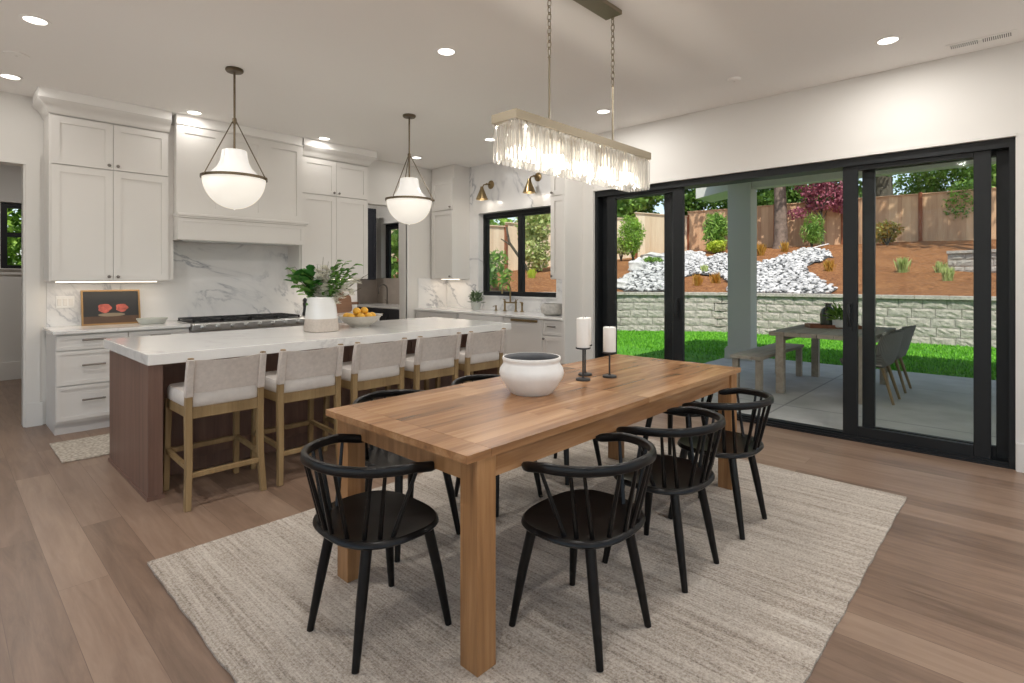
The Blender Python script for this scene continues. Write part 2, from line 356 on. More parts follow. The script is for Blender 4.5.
struct('wall_pantry_end', MB().box(3.4,5.85,8.72,8.9,0,CE), M['wall'])
struct('wall_pantry_side', MB().box(3.3,3.4,YW+.15,10.15,0,CE), M['wall'])
# stone on the walls
b = MB(); b.box(.72,3.99,YW-.012,YW,.915,2.1); b.box(5.03,XS,YW-.012,YW,.915,1.372)
struct('wall_range_marble', b, M['marble'])
b = MB(); b.box(XS-.012,XS,3.89,4.47,.915,CE); b.box(XS-.012,XS,5.985,YW-.012,.915,CE); b.box(XS-.012,XS,4.47,5.985,.915,1.105); b.box(XS-.012,XS,4.47,5.985,2.35,CE)
b.box(XS-.012,5.69,5.973,5.985,1.117,2.338); b.box(XS-.012,5.69,4.47,4.482,1.117,2.338); b.box(XS-.03,5.69,4.45,6.0,1.098,1.117); b.box(XS-.012,5.69,4.47,5.985,2.338,2.35)
struct('wall_sink_marble', b, M['marble'])
b = MB(); b.box(XS-.01,XS,YW+.15,8.72,.915,1.37); b.box(3.9,XS-.01,8.71,8.72,.915,1.37); struct('wall_pantry_tile', b, M['taupe'])
# trims
b = MB(); b.box(.572,.672,YW-.018,YW,.22,2.52); b.box(-.6,.572,YW-.018,YW,2.425,2.52); b.box(.57,.69,YW-.026,YW,0,.22); b.box(.556,.572,YW-.001,YW+.151,0,2.425)
struct('trim_1', b, M['trimw'])
struct('baseboard_hall', MB().box(-2.8,3.3,9.98,10.0,0,.24), M['trimw'])
struct('baseboard_right', MB().box(XD-.016,XD,-2.8,.052,0,.20), M['trimw'])
struct('baseboard_partition', MB().box(4.96,XD,3.834,3.85,0,.20).box(XD-.016,XD,3.75,3.85,0,.20), M['trimw'])
struct('trim_2', MB().box(XD-.012,XD,3.69,3.75,.0,2.44).box(XD-.012,XD,.057,3.69,2.392,2.42), M['trimw'])
b = MB(); b.box(4.80,4.83,YW,YW+.15,0,2.425); struct('trim_3', b, M['trimw'])

# windows
def window(name, axis, face, a0, a1, z0, z1, fw=.05, mull=None, rail=None, depth=.07):
    root = bpy.data.objects.new(name, None); COL.objects.link(root); root['kind'] = 'structure'
    f = MB(); P = lambda b,u0,u1,w0,w1,d0,d1: b.box(d0,d1,u0,u1,w0,w1) if axis == 'x' else b.box(u0,u1,d0,d1,w0,w1)
    d0, d1 = face, face+depth
    P(f,a0,a0+fw,z0,z1,d0,d1); P(f,a1-fw,a1,z0,z1,d0,d1); P(f,a0+fw,a1-fw,z0,z0+fw,d0,d1); P(f,a0+fw,a1-fw,z1-fw,z1,d0,d1)
    f.build('window_frame', M['frame'], root, smooth=None)
    s = MB(); am = (a0+a1)/2
    if mull: P(s,mull-.02,mull+.02,z0+fw,z1-fw,d0+.01,d1-.005)
    for (x0,x1) in (((a0+fw,mull-.02),(mull+.02,a1-fw)) if mull else ((a0+fw,a1-fw),)):
        P(s,x0,x0+.03,z0+fw,z1-fw,d0+.015,d1-.01); P(s,x1-.03,x1,z0+fw,z1-fw,d0+.015,d1-.01); P(s,x0+.03,x1-.03,z0+fw,z0+fw+.012,d0+.015,d1-.01); P(s,x0+.03,x1-.03,z1-fw-.035,z1-fw,d0+.015,d1-.01)
        if rail: P(s,x0+.03,x1-.03,rail-.03,rail+.03,d0+.015,d1-.01)
    s.build('sash', M['frame'], root, smooth=None)
    g_ = MB(); P(g_,a0+fw,a1-fw,z0+fw,z1-fw,face+depth*.5-.003,face+depth*.5+.003); g_.build('pane', M['glass'], root, smooth=None)
window('window_1', 'x', 5.69, 4.482, 5.973, 1.117, 2.338, .05, 5.223)
window('window_2', 'x', 5.69, 8.04, 8.572, 1.108, 2.355, .06)
window('window_3', 'y', 10.04, .605, 1.395, 1.505, 2.395, .035, None, 1.965)
window('added_window_front', 'y', -2.93, -2.395, 4.995, .105, 2.845, .06, 1.3)  # added unseen window behind the camera, lets in fill daylight
window('added_window_left', 'x', -2.93, -2.495, 6.195, .105, 2.845, .06, 1.85)  # second added window, out of view, to brighten the ceiling
b = MB(); b.box(-16,7,-14,-2.96,-.2,-.03); b.box(-16,-2.96,-2.96,9,-.2,-.03)
struct('sun_bounce_floor', b, M['sunbounce'])  # added unseen pale ground, reflects sun in through the added windows
struct('trim_4', MB().box(.5,1.5,9.975,10.0,1.42,1.49).box(.5,1.5,9.94,10.02,1.49,1.505), M['trimw'])

# sliding glass doors in their frame
b = MB(); b.box(5.325,5.53,.057,.092,0,2.392); b.box(5.325,5.53,3.655,3.69,0,2.392); b.box(5.325,5.53,.092,3.655,2.325,2.392); b.box(5.318,5.56,.092,3.655,-.02,.022)
b.box(5.335,5.345,.092,3.655,.022,.04); b.box(5.41,5.42,.092,3.655,.022,.04)
struct('trim_5', b, M['frame'])
def panel(name, x, y0, y1, z0, z1, sl=.108, handle=None, sr=None):
    root = bpy.data.objects.new(name, None); COL.objects.link(root); root['kind'] = 'structure'; sr = sr or sl
    f = MB(); d = .022
    f.box(x-d,x+d,y0,y0+sl,z0,z1); f.box(x-d,x+d,y1-sr,y1,z0,z1); f.box(x-d,x+d,y0+sl,y1-sr,z0,z0+.085); f.box(x-d,x+d,y0+sl,y1-sr,z1-.055,z1)
    f.build('door_frame', M['frame'], root, smooth=None, bev=.003)
    MB().box(x-.004,x+.004,y0+sl,y1-sr,z0+.085,z1-.055).build('pane', M['glass'], root, smooth=None)
    if handle is not None:
        h = MB(); h.box(x-d-.008,x-d,handle-.018,handle+.018,.93,1.17)
        h.tube([(x-d-.006,handle,1.14),(x-d-.04,handle,1.15),(x-d-.055,handle,1.10),(x-d-.05,handle,1.03),(x-d-.03,handle,.97)], [.011,.011,.011,.010,.008], 8)
        h.build('door_handle', M['frame'], root)
panel('door_1', 5.375, .190, 1.148, .035, 2.34, .100, 1.095, .108)
panel('door_2', 5.375, 2.605, 3.54, .035, 2.34, .11, 2.66)
panel('door_3', 5.455, .075, 1.020, .035, 2.34, .09)
panel('door_4', 5.455, 2.77, 3.655, .035, 2.34, .09)

# ------------------------------------------------------------------ cabinets
def shaker(b, x0, x1, z0, z1, yf, fr=.062, th=.02, rec=.009):
    b.box(x0,x0+fr,yf,yf+th,z0,z1); b.box(x1-fr,x1,yf,yf+th,z0,z1); b.box(x0+fr,x1-fr,yf,yf+th,z0,z0+fr); b.box(x0+fr,x1-fr,yf,yf+th,z1-fr,z1)
    b.box(x0+fr,x1-fr,yf+rec,yf+th-.001,z0+fr,z1-fr); return b
def knob(x, z, yf, parent, mat='pewter'):
    b = MB(); b.lathe([(.006,0),(.006,-.014),(.012,-.018),(.015,-.024),(.012,-.03),(.004,-.032)], 14, (x,yf,z), 'y'); return b.build('knob', M[mat], parent)
def pull(x, z, yf, L, parent, mat='pewter'):
    b = MB(); b.tube([(x-L/2,yf-.03,z),(x+L/2,yf-.03,z)], .008, 8)
    for s in (-1,1): b.tube([(x+s*(L/2-.012),yf,z),(x+s*(L/2-.012),yf-.03,z)], .0055, 8)
    return b.build('handle', M[mat], parent)
def door(root, x0, x1, z0, z1, yf, kn=None, fr=.062):
    d = shaker(MB(), x0+.0018, x1-.0018, z0+.0018, z1-.0018, yf, fr).build('door', M['cab'], root, smooth=None)
    if kn: knob(kn[0], kn[1], yf, d)
    return d
def drawer(root, x0, x1, z0, z1, yf, L=.17, fr=.03):
    d = shaker(MB(), x0+.0018, x1-.0018, z0+.0018, z1-.0018, yf, fr).build('drawer', M['cab'], root, smooth=None)
    if L: pull((x0+x1)/2, (z0+z1)/2+.02, yf, L, d)
    return d
def crown(root, x0, x1, y0, y1, z0, left=True, right=True):
    """cove along left side, front and right side"""
    prof = [(0,0),(.012,.012),(.02,.035),(.042,.072),(.078,.096),(.088,.115),(0,.115)]
    b = MB(); R = []
    for o, h in prof:
        R.append([(x0-o*left,y1,z0+h),(x0-o*left,y0-o,z0+h),(x1+o*right,y0-o,z0+h),(x1+o*right,y1,z0+h)])
    b.rings(R, cap=False, close=False); n = 4; k = (len(prof)-1)*n
    b.box(x0+.01,x1-.01,y0+.02,y1,z0,z0+.112); b.box(x0-.084*left,x1+.084*right,y0-.084,y1,z0+.1135,z0+.115)
    MB().box(x0-.08*left,x1+.08*right,y0-.08,y1,z0+.115,CE-.001).build('frieze', M['ceil'], root, smooth=None)
    return b.build('crown_molding', M['cab'], root, smooth=30)

# upper cabinet beside the hall opening (world coords relative to base)
t = thing('upper_cabinet', 'tall white upper cabinet with four shaker doors above the framed still life', 'cabinet', (0,0,0))
MB().box(.70,1.645,6.392,YW-.013,1.345,2.86).build('body', M['cab'], t, smooth=None)
xm = 1.172
for x0,x1,kx in ((.712,xm,xm-.035),(xm,1.636,xm+.035)):
    door(t, x0, x1, 1.352, 2.405, 6.37, (kx, 1.39)); door(t, x0, x1, 2.412, 2.85, 6.37, (kx, 2.45))
crown(t, .70, 1.645, 6.37, YW-.013, 2.86, True, False)
t = thing('upper_cabinet', 'white upper cabinet with four shaker doors above the cutting boards, beside the pantry opening', 'cabinet')
MB().box(3.035,3.96,6.392,YW-.013,1.36,2.86).build('body', M['cab'], t, smooth=None)
for x0,x1,kx in ((3.04,3.495,3.46),(3.495,3.952,3.53)):
    door(t, x0, x1, 1.367, 2.405, 6.37, (kx, 1.405)); door(t, x0, x1, 2.412, 2.85, 6.37, (kx, 2.45))
crown(t, 3.035, 3.96, 6.37, YW-.013, 2.86, False, True)
# hood
t = thing('range_hood', 'white panelled range hood with a mantel shelf over the black gas cooktop', 'range hood')
b = MB(); b.box(1.687,3.022,6.322,YW-.013,2.03,2.95)
for x0,x1 in ((1.687,2.132),(2.132,2.577),(2.577,3.022)): shaker(b, x0, x1, 2.04, 2.948, 6.30, .075, .022, .010)
b.build('body', M['cab'], t, smooth=None)
b = MB(); b.box(1.688,3.0+.02,6.27,YW-.013,1.77,2.0); shaker(b, 1.688, 3.02, 1.77, 2.0, 6.248, .045, .022, .008)
b.build('mantel_panel', M['cab'], t, smooth=None)
b = MB(); b.box(1.675,3.055,6.215,YW-.013,2.012,2.04); b.box(1.68,3.04,6.228,YW-.013,1.995,2.012); b.build('mantel_shelf', M['cab'], t, smooth=None, bev=.004)
MB().box(1.690,3.019,6.303,YW-.013,2.968,CE-.001).build('frieze', M['ceil'], t, smooth=None)
MB().box(1.684,3.026,6.290,YW-.013,2.949,2.968).build('crown_molding', M['cab'], t, smooth=None, bev=.004)
MB().box(1.646,1.686,6.40,YW-.013,1.36,2.95).build('filler_strip', M['cab'], t, smooth=None); MB().box(3.023,3.034,6.40,YW-.013,1.37,2.95).build('filler_strip', M['cab'], t, smooth=None)
MB().box(1.75,2.94,6.32,6.62,1.762,1.772).build('filter', M['steel'], t, smooth=None)

# base cabinets on range wall
YB = 6.10
def base_body(t, x0, x1, yb=YW-.013, yf=YB+.02, z1=.884, right=0, toe=True):
    b = MB(); b.box(x0,x1,yf,yb,.10,z1); b.box(x0+.0,x1,yf+.05,yb,0,.10); b.build('body', M['cab'], t, smooth=None)
t = thing('drawer_cabinet', 'white three-drawer base cabinet below the framed still life', 'cabinet')
base_body(t, .715, 1.238)
for z0,z1 in ((.742,.872),(.435,.735),(.125,.428)): drawer(t, .718, 1.236, z0, z1, YB, .17, .032)
t = thing('base_cabinet', 'white base cabinet between the drawer cabinet and the gas cooktop', 'cabinet')
base_body(t, 1.24, 1.748); drawer(t, 1.242, 1.746, .742, .872, YB, .17); door(t, 1.242, 1.746, .125, .735, YB, (1.70,.69))
t = thing('cooktop_cabinet', 'white base cabinet carrying the black gas cooktop', 'cabinet')
base_body(t, 1.75, 2.938, z1=.842); door(t, 1.752, 2.343, .125, .835, YB, (2.30,.78)); door(t, 2.345, 2.936, .125, .835, YB, (2.39,.78))
t = thing('base_cabinet', 'white base cabinet under the cutting boards beside the pantry opening', 'cabinet')
base_body(t, 2.94, 3.96); drawer(t, 2.942, 3.45, .742, .872, YB); drawer(t, 3.452, 3.958, .742, .872, YB); door(t, 2.942, 3.45, .125, .735, YB, (3.41,.69)); door(t, 3.452, 3.958, .125, .735, YB, (3.49,.69))
b = MB(); b.box(.692,1.752,6.072,YW-.013,.886,.915); b.box(2.936,3.985,6.072,YW-.013,.886,.915); b.box(1.752,2.936,6.63,YW-.013,.886,.915)
tag(b.build('worktop', M['quartz'], None, smooth=None, bev=.004), 'pale stone worktop running along the range wall', 'countertop')
# rangetop
t = thing('gas_cooktop', 'wide steel gas cooktop with black grates under the white hood', 'cooktop', (2.344,6.34,.845))
b = MB(); b.box(-.588,.588,-.27,.285,0,.075); b.box(-.588,.588,-.31,-.27,.0,.07); b.build('body', M['steel'], t, smooth=None, bev=.008)
MB().box(-.57,.57,-.23,.27,.075,.079).build('drip_tray', M['iron'], t, smooth=None)
for k in range(4):
    b = MB(); x0 = -.56+k*.28; x1 = x0+.272
    for x in (x0, x1-.016): b.box(x,x+.016,-.225,.265,.092,.108)
    for y in (-.225,.0,.249): b.box(x0,x1,y,y+.016,.092,.108)
    for yy in (-.11,.13):
        for a in range(4):
            dx, dy = math.cos(a*PI/2)*.115, math.sin(a*PI/2)*.105
            b.bar((x0+.136+dx*.3,yy+dy*.3,.104),(x0+.136+dx,yy+dy,.104),.012,.012, up=(0,0,1))
    for x in (x0+.008,x1-.008):
        for y in (-.217,.257): b.box(x-.008,x+.008,y-.008,y+.008,.076,.095)
    gr = b.build('grate', M['iron'], t, smooth=None)
    for yy in (-.11,.13): MB().lathe([(.05,.077),(.05,.084),(.04,.088),(.04,.094),(.0005,.095)], 18, (x0+.136,yy,0)).build('burner', M['iron'], gr)
for k in range(8):
    MB().lathe([(.026,0),(.026,-.006),(.02,-.01),(.018,-.03),(.0005,-.032)], 16, (-.49+k*.14,-.31,.034), 'y').build('control_knob', M['steel'], t)

# sink wall cabinets: local front -Y turned to face -X
RZ = -PI/2
def sw(name, label, cat, y, group=None): return thing(name, label, cat, (XS-.013,y,0), RZ, group)   # local x runs towards -Y, local y=0 at the wall
t = sw('upper_cabinet', 'narrow white two-door wall cabinet beside the kitchen window and potted herb', 'cabinet', YW-.013)
b = MB().box(.05,.54,-.325,0,1.36,2.86); b.box(0,.05,-.31,0,1.36,2.86); b.build('body', M['cab'], t, smooth=None)
door(t, .06, .54, 1.367, 2.385, -.345, (.50,1.40)); door(t, .06, .54, 2.392, 2.85, -.345, (.50,2.43))
MB().box(.0,.54,-.30,0,2.86,CE-.002).build('filler', M['cab'], t, smooth=None)
t = sw('upper_cabinet', 'narrow white two-door wall cabinet above the grey stone bowl', 'cabinet', 4.30)
MB().box(.0,.405,-.325,0,1.36,2.86).build('body', M['cab'], t, smooth=None)
door(t, .005, .40, 1.367, 2.385, -.345, (.035,1.40)); door(t, .005, .40, 2.392, 2.85, -.345, (.035,2.43))
MB().box(.0,.405,-.30,0,2.86,CE-.002).build('filler', M['cab'], t, smooth=None)
t = sw('base_cabinet', 'white base cabinet with one drawer over a door under the grey stone bowl', 'cabinet', 4.208)
MB().box(.002,.315,-.588,0,.1,.884).box(.002,.315,-.53,0,0,.1).build('body', M['cab'], t, smooth=None)
drawer(t, .003, .313, .70, .872, -.608, .11, .03); door(t, .003, .313, .11, .695, -.608, (.035,.655))
t = sw('dishwasher', 'white panelled dishwasher with a wide bronze pull beside the sink', 'dishwasher', 4.81)
MB().box(.002,.60,-.588,0,.1,.884).box(.002,.6,-.53,0,0,.1).build('body', M['cab'], t, smooth=None)
d = MB().box(.004,.598,-.608,-.588,.11,.872).build('door', M['cab'], t, smooth=None, bev=.002)
MB().box(.10,.53,-.632,-.608,.838,.868).build('handle', M['brass'], d, smooth=None, bev=.004)
t = sw('sink_cabinet', 'white base cabinet under the brass bridge faucet', 'cabinet', 5.75)
MB().box(.002,.938,-.588,0,.1,.884).box(.002,.938,-.53,0,0,.1).build('body', M['cab'], t, smooth=None)
door(t, .003, .47, .11, .68, -.608, (.43,.64)); door(t, .47, .937, .11, .68, -.608, (.51,.64))
MB().box(.05,.89,-.62,-.588,.69,.88).build('sink_apron', M['ceramic'], t, smooth=None, bev=.01)
t = sw('base_cabinet', 'white corner base cabinet under the potted herb', 'cabinet', YW-.013)
MB().box(0,.955,-.588,0,.1,.884).box(0,.955,-.53,0,0,.1).build('body', M['cab'], t, smooth=None)
drawer(t, .003, .953, .70, .872, -.608, .2, .03); door(t, .003, .478, .11, .695, -.608, (.44,.655)); door(t, .478, .953, .11, .695, -.608, (.515,.655))
b = MB(); b.box(4.955,XS-.013,3.892,YW-.013,.886,.915)
tag(b.build('worktop', M['quartz'], None, smooth=None, bev=.004), 'pale stone worktop under the kitchen window', 'countertop')

# ------------------------------------------------------------------ pantry glimpsed through its opening
t = thing('pantry_cabinet', 'black base cabinet with pale counter inside the pantry', 'cabinet', (XS-.013,8.70,0), RZ)
MB().box(.0,1.82,-.60,0,.0,.884).build('body', M['navy'], t, smooth=None)
for k in range(3):
    d = shaker(MB(), .01+k*.6, .60+k*.6, .11, .87, -.62, .06).build('door', M['navy'], t, smooth=None); knob(.55+k*.6, .8, -.62, d, 'brass')
MB().box(0,1.82,-.65,0,.886,.915).build('counter', M['quartz'], t, smooth=None, bev=.004)
t = thing('dark_wall_cabinet', 'black wall cabinet hanging at the far end of the pantry', 'cabinet', (0,0,0))
MB().box(4.3,5.36,8.39,8.705,1.345,2.6).build('body', M['navy'], t, smooth=None)
for k in range(2): d = shaker(MB(), 4.3+k*.53, 4.83+k*.53, 1.35, 2.595, 8.37, .06).build('door', M['navy'], t, smooth=None)
t = thing('pantry_faucet', 'dark gooseneck faucet on the pantry counter', 'faucet', (5.42,8.12,.915), PI)
b = MB(); b.lathe([(.028,0),(.028,.01),(.018,.02),(.016,.06)], 14)
arc = [(0,0,.05),(0,0,.26)]+[(.085-.085*math.cos(a),0,.26+.085*math.sin(a)) for a in np.linspace(.2,PI,10)]+[(.17,0,.18)]
b.tube(arc, .012, 10); b.build('spout', M['pewter'], t); MB().tube([(0,.0,.05),(0,-.07,.085)], [.008,.006], 8).build('lever', M['pewter'], t)

# ------------------------------------------------------------------ brass kitchen faucet and sink-side things
t = thing('bridge_faucet', 'brass bridge faucet at the sink under the kitchen window', 'faucet', (5.47,5.20,.915), PI)
b = MB()
arc = [(0,0,.12),(0,0,.30)]+[(.08-.08*math.cos(a),0,.30+.09*math.sin(a)) for a in np.linspace(.2,PI,10)]+[(.16,0,.25)]
b.tube(arc, [.012]*2+[.011]*10+[.012], 10); b.build('spout', M['brass'], t)
b = MB(); b.tube([(0,-.105,.12),(0,.105,.12)], .011, 10)
for s in (-1,1): b.lathe([(.026,0),(.026,.008),(.014,.018),(.013,.11),(.018,.12),(.018,.14),(.0005,.145)], 14, (0,s*.105,0))
b.build('bridge', M['brass'], t)
for s in (-1,1): MB().tube([(0,s*.105,.15),(.0,s*.145,.165)], [.007,.005], 8).lathe([(.009,.14),(.009,.165),(.0005,.17)],10,(0,s*.105,0)).build('lever', M['brass'], t)
t = thing('side_sprayer', 'brass side sprayer standing beside the bridge faucet', 'sprayer', (5.47,4.98,.915))
MB().lathe([(.024,0),(.024,.01),(.014,.02),(.012,.07),(.016,.1),(.017,.125),(.0005,.14)], 14).build('body', M['brass'], t); MB().tube([(0,0,.12),(-.04,0,.135)],[.01,.008],8).build('head', M['brass'], t)
t = thing('soap_dispenser', 'low brass soap pump between the bridge faucet and potted herb', 'soap dispenser', (5.47,5.48,.915))
MB().lathe([(.022,0),(.022,.008),(.012,.015),(.011,.06),(.014,.07),(.0005,.075)], 14).build('body', M['brass'], t); MB().tube([(0,0,.068),(-.06,0,.06)],[.006,.005],8).build('nozzle', M['brass'], t)
t = thing('potted_herb', 'small leafy herb in a grey pot on the worktop by the kitchen window', 'plant', (5.38,5.80,.915))
b = MB(); b.lathe([(.055,0),(.07,.05),(.072,.11),(.064,.11),(.06,.08),(.0005,.08)], 24); b.build('pot', M['greycer'], t)
MB().lathe([(.062,.078),(.0005,.086)], 16, cap=False).build('soil', M['soil'], t)

def leafquad(n, size, asp=.45, curve=.25):
    """n unit leaves (arrays of 6 verts) pointing +X, origin at the stalk"""
    base = np.array([(0,0,0),(.35,asp/2,.03),(.75,asp*.38,0),(1,0,-curve*.4),(.75,-asp*.38,0),(.35,-asp/2,.03)])
    return base*size
def rotm(az, el, roll):
    ca,sa,ce,se,cr,sr = math.cos(az),math.sin(az),math.cos(el),math.sin(el),math.cos(roll),math.sin(roll)
    Rz = np.array([[ca,-sa,0],[sa,ca,0],[0,0,1]]); Ry = np.array([[ce,0,-se],[0,1,0],[se,0,ce]]); Rx = np.array([[1,0,0],[0,cr,-sr],[0,sr,cr]])
    return Rz@Ry@Rx
def add_leaf(b, p, size, az, el, roll=0, asp=.45, curve=.3):
    q = leafquad(1, size, asp, curve)@rotm(az, el, roll).T + np.array(p)
    b.add(q, [(0,1,2,3),(0,3,4,5)])
b = MB()
for k in range(110):
    az = random.uniform(0,2*PI); r = random.uniform(.0,.07); el = random.uniform(.1,1.3)
    p = (r*math.cos(az), r*math.sin(az), .10+random.uniform(0,.12)); add_leaf(b, p, random.uniform(.06,.10), az+random.uniform(-.6,.6), el, random.uniform(-.5,.5), .28)
b.build('foliage', M['herb'], t, smooth=None, recalc=False)
t = thing('stone_bowl', 'rough grey stone bowl at the end of the sink worktop', 'bowl', (5.22,4.24,.915))
MB().lathe([(.09,0),(.135,.03),(.15,.07),(.148,.11),(.135,.145),(.12,.145),(.125,.1),(.1,.04),(.0005,.03)], 28).build('body', M['mortar'], t)

# sconces
def sconce(y, label):
    t = thing('wall_sconce', label, 'sconce', (XS-.012,y,2.74), 0, 'brass sconces above the kitchen window')
    MB().lathe([(.062,0),(.062,-.008),(.05,-.016),(.02,-.022),(.0005,-.023)], 24, axis='x').build('backplate', M['brass'], t)
    MB().tube([(-.02,0,0),(-.09,0,.0),(-.15,0,-.02),(-.175,0,-.06)], .009, 8).sphere((-.09,0,0), .016).build('arm', M['brass'], t)
    c = (-.185,0,-.235); ax = .0
    MB().lathe([(.088,0),(.088,.004),(.03,.145),(.024,.165),(.022,.185),(.0005,.19),(.018,.16),(.026,.14),(.082,.002)], 28, c, cap=False).build('shade', M['brass'], t)
    MB().sphere((c[0],c[1],c[2]+.05), .032).build('bulb', M['emS'], t)
    l = bpy.data.lights.new('sconce_light', 'POINT'); l.energy = 1.4; l.color = (1,.9,.76); l.shadow_soft_size = .03
    o = bpy.data.objects.new('sconce_light', l); COL.objects.link(o); o.parent = t; o.location = (c[0],c[1],c[2]+.008)
sconce(5.70, 'brass cone wall sconce above the kitchen window, beside the narrow cabinet')
sconce(4.79, 'brass cone wall sconce above the kitchen window, partly behind the crystal chandelier')

# ------------------------------------------------------------------ island
t = thing('kitchen_island', 'long dark walnut island base under the white quartz slab', 'kitchen island', (0,0,0))
MB().box(.98,3.95,4.30,5.0,.10,.846).box(1.0,3.93,4.34,4.95,0,.10).build('body', M['walnut'], t, smooth=None)
for x0,x1 in ((.900,.980),(3.95,4.03)):
    e = MB().box(x0,x1,3.935,5.02,0,.846).build('end_panel', M['walnut'], t, smooth=None, bev=.002)
    MB().box(x0-.008,x1+.008,3.927,5.028,0,.025).build('base_molding', M['walnut'], e, smooth=None)
for k in range(4): shaker(MB(), 1.0+k*.735, 1.73+k*.735, .12, .84, 4.28, .07).build('back_panel', M['walnut'], t, smooth=None)
tag(MB().box(.878,4.06,3.845,5.10,.848,.915).build('island_countertop', M['quartz'], None, smooth=None, bev=.004), 'thick white quartz slab with faint veins on the walnut island', 'countertop')

# bar stools (front = +Y)
def make_stool():
    t = thing('counter_stool', '', 'stool', (0,0,0), 0, 'counter stools along the island')
    W = .2085
    for s in (-1,1):
        R = []
        for z, y, w in ((0,-.225,.036),(.25,-.205,.038),(.55,-.198,.04),(.665,-.205,.038),(.79,-.225,.034),(.905,-.25,.03)):
            x = s*(W+(.012 if z < .1 else 0)); R.append([(x-w/2,y-w/2,z),(x+w/2,y-w/2,z),(x+w/2,y+w/2,z),(x-w/2,y+w/2,z)])
        MB().rings(R).build('leg', M['oak'], t, smooth=40, bev=.004)
        MB().bar((s*(W+.008),.232,0),(s*W,.20,.60),.034,.034,.038,.038).build('leg', M['oak'], t, smooth=None, bev=.004)
        MB().bar((s*(W+.002),-.205,.245),(s*(W+.004),.22,.265),.024,.03, up=(0,0,1)).build('side_stretcher', M['oak'], t, smooth=None, bev=.003)
        MB().box(s*W-.013,s*W+.013,-.19,.20,.545,.605).build('side_rail', M['oak'], t, smooth=None, bev=.003)
    MB().box(-W+.015,W-.015,-.222,-.198,.185,.215).build('back_stretcher', M['oak'], t, smooth=None, bev=.003)
    MB().box(-W+.015,W-.015,.205,.235,.24,.272).build('footrest', M['oak'], t, smooth=None, bev=.003)
    MB().box(-W,W,-.21,-.186,.535,.605).build('back_rail', M['oak'], t, smooth=None, bev=.003); MB().box(-W,W,.188,.212,.535,.605).build('front_rail', M['oak'], t, smooth=None, bev=.003)
    # cushion
    b = MB(); n = 40; R = []
    for z, k in ((.603,.955),(.61,.99),(.64,1.0),(.672,.985),(.688,.95)):
        R.append([(x*k,y*k+.012,z) for x,y in supell(n, .226, .232, 7)])
    b.rings(R); b.build('seat_cushion', M['pad'], t, smooth=50)
    # sling back
    for s in (-1,1):
        R = []
        for z, y, w in ((.667,-.2055,.046),(.79,-.225,.043),(.898,-.2485,.040)):
            x = s*W; R.append([(x-w/2,y-w/2,z),(x+w/2,y-w/2,z),(x+w/2,y+w/2,z),(x-w/2,y+w/2,z)])
        MB().rings(R).build('back_sleeve', M['cream'], t, smooth=40, bev=.008)
    b = MB(); nx = 14; R = []
    def py(z): return np.interp(z, [.667,.79,.9], [-.2055,-.225,-.2485])
    for off in (.004,-.006):
        row = []
        for j, z in enumerate(np.linspace(.69,.892,6)):
            for i in range(nx+1):
                x = -W+.012+(2*W-.024)*i/nx; sag = .026*math.sin(PI*i/nx); zz = z-(.010*math.sin(PI*i/nx) if j == 5 else 0)+(.004*math.sin(PI*i/nx) if j == 0 else 0)
                row.append((x, py(z)-sag+off, zz))
        R.append(row)
    m = nx+1; vs = R[0]+R[1]; fs = []; N = len(R[0])
    for j in range(5):
        for i in range(nx):
            a = j*m+i; fs.append((a,a+1,a+m+1,a+m)); fs.append((N+a,N+a+m,N+a+m+1,N+a+1))
    for i in range(nx): fs.append((i,N+i,N+i+1,i+1)); a = 5*m+i; fs.append((a,a+1,N+a+1,N+a))
    b.add(vs, fs); b.build('back_sling', M['cream'], t, smooth=50)
    return t
stool = make_stool()
SX = [1.243, 1.792, 2.345, 2.915, 3.472]
SL = ['oak counter stool with cream sling back, first from the walnut island end panel',
      'oak counter stool with cream sling back, second from the walnut island end panel',
      'oak counter stool with cream sling back in the middle of the row of five',
      'oak counter stool with cream sling back, second from the sink end of the row',
      'oak counter stool with cream sling back at the end of the row by the sink']
for i, x in enumerate(SX):
    o = stool if i == 0 else dup(stool, (0,0,0))
    o.location = (x,3.832,0); o['label'] = SL[i]

# island dressing
t = thing('ceramic_vase', 'tall tapered white glazed vase with a bare beige foot on the island', 'vase', (2.308,4.464,.915))
def sq(n, a): return supell(n, a, a, 3.2)
def vaserings(prof, n=40): return [[(x,y,z) for x,y in sq(n, r)] for r, z in prof]
MB().rings(vaserings([(.122,0),(.130,.006),(.128,.05),(.1225,.112)])).build('base_band', M['beigecer'], t, smooth=40)
MB().rings(vaserings([(.1225,.112),(.113,.21),(.106,.285),(.100,.299),(.093,.299),(.097,.28),(.103,.22),(.105,.13)]), cap=False).build('body', M['ceramic'], t, smooth=40)
t = thing('flower_bouquet', 'bouquet of green leaves and white blossoms standing in the tapered vase', 'bouquet', (2.308,4.464,1.04))
ux, uy = math.sin(math.radians(43.37)), -math.cos(math.radians(43.37))     # horizontal direction across the view
stem = MB(); lf = MB(); dp = MB(); fl = MB()
def twig(dx, dy, h, bend=0.3):
    pts = []
    for k in range(7):
        s = k/6; pts.append((dx*s**1.5+random.uniform(-.004,.004), dy*s**1.5+random.uniform(-.004,.004), h*s)); 
    stem.tube(pts, [.004-.0026*k/6 for k in range(7)], 6); return pts
def leaves_on(b, pts, n, size, asp, s0=.4):
    for k in range(n):
        s = s0+(1-s0)*(k+.5)/n; i = min(int(s*6), 5); f = s*6-i; p = np.array(pts[i])*(1-f)+np.array(pts[i+1])*f
        d = np.array(pts[i+1])-np.array(pts[i]); az = math.atan2(d[1],d[0])+(1 if k%2 else -1)*random.uniform(.5,1.3)
        add_leaf(b, p, size*random.uniform(.8,1.15), az, random.uniform(-.1,.9), random.uniform(-.6,.6), asp)
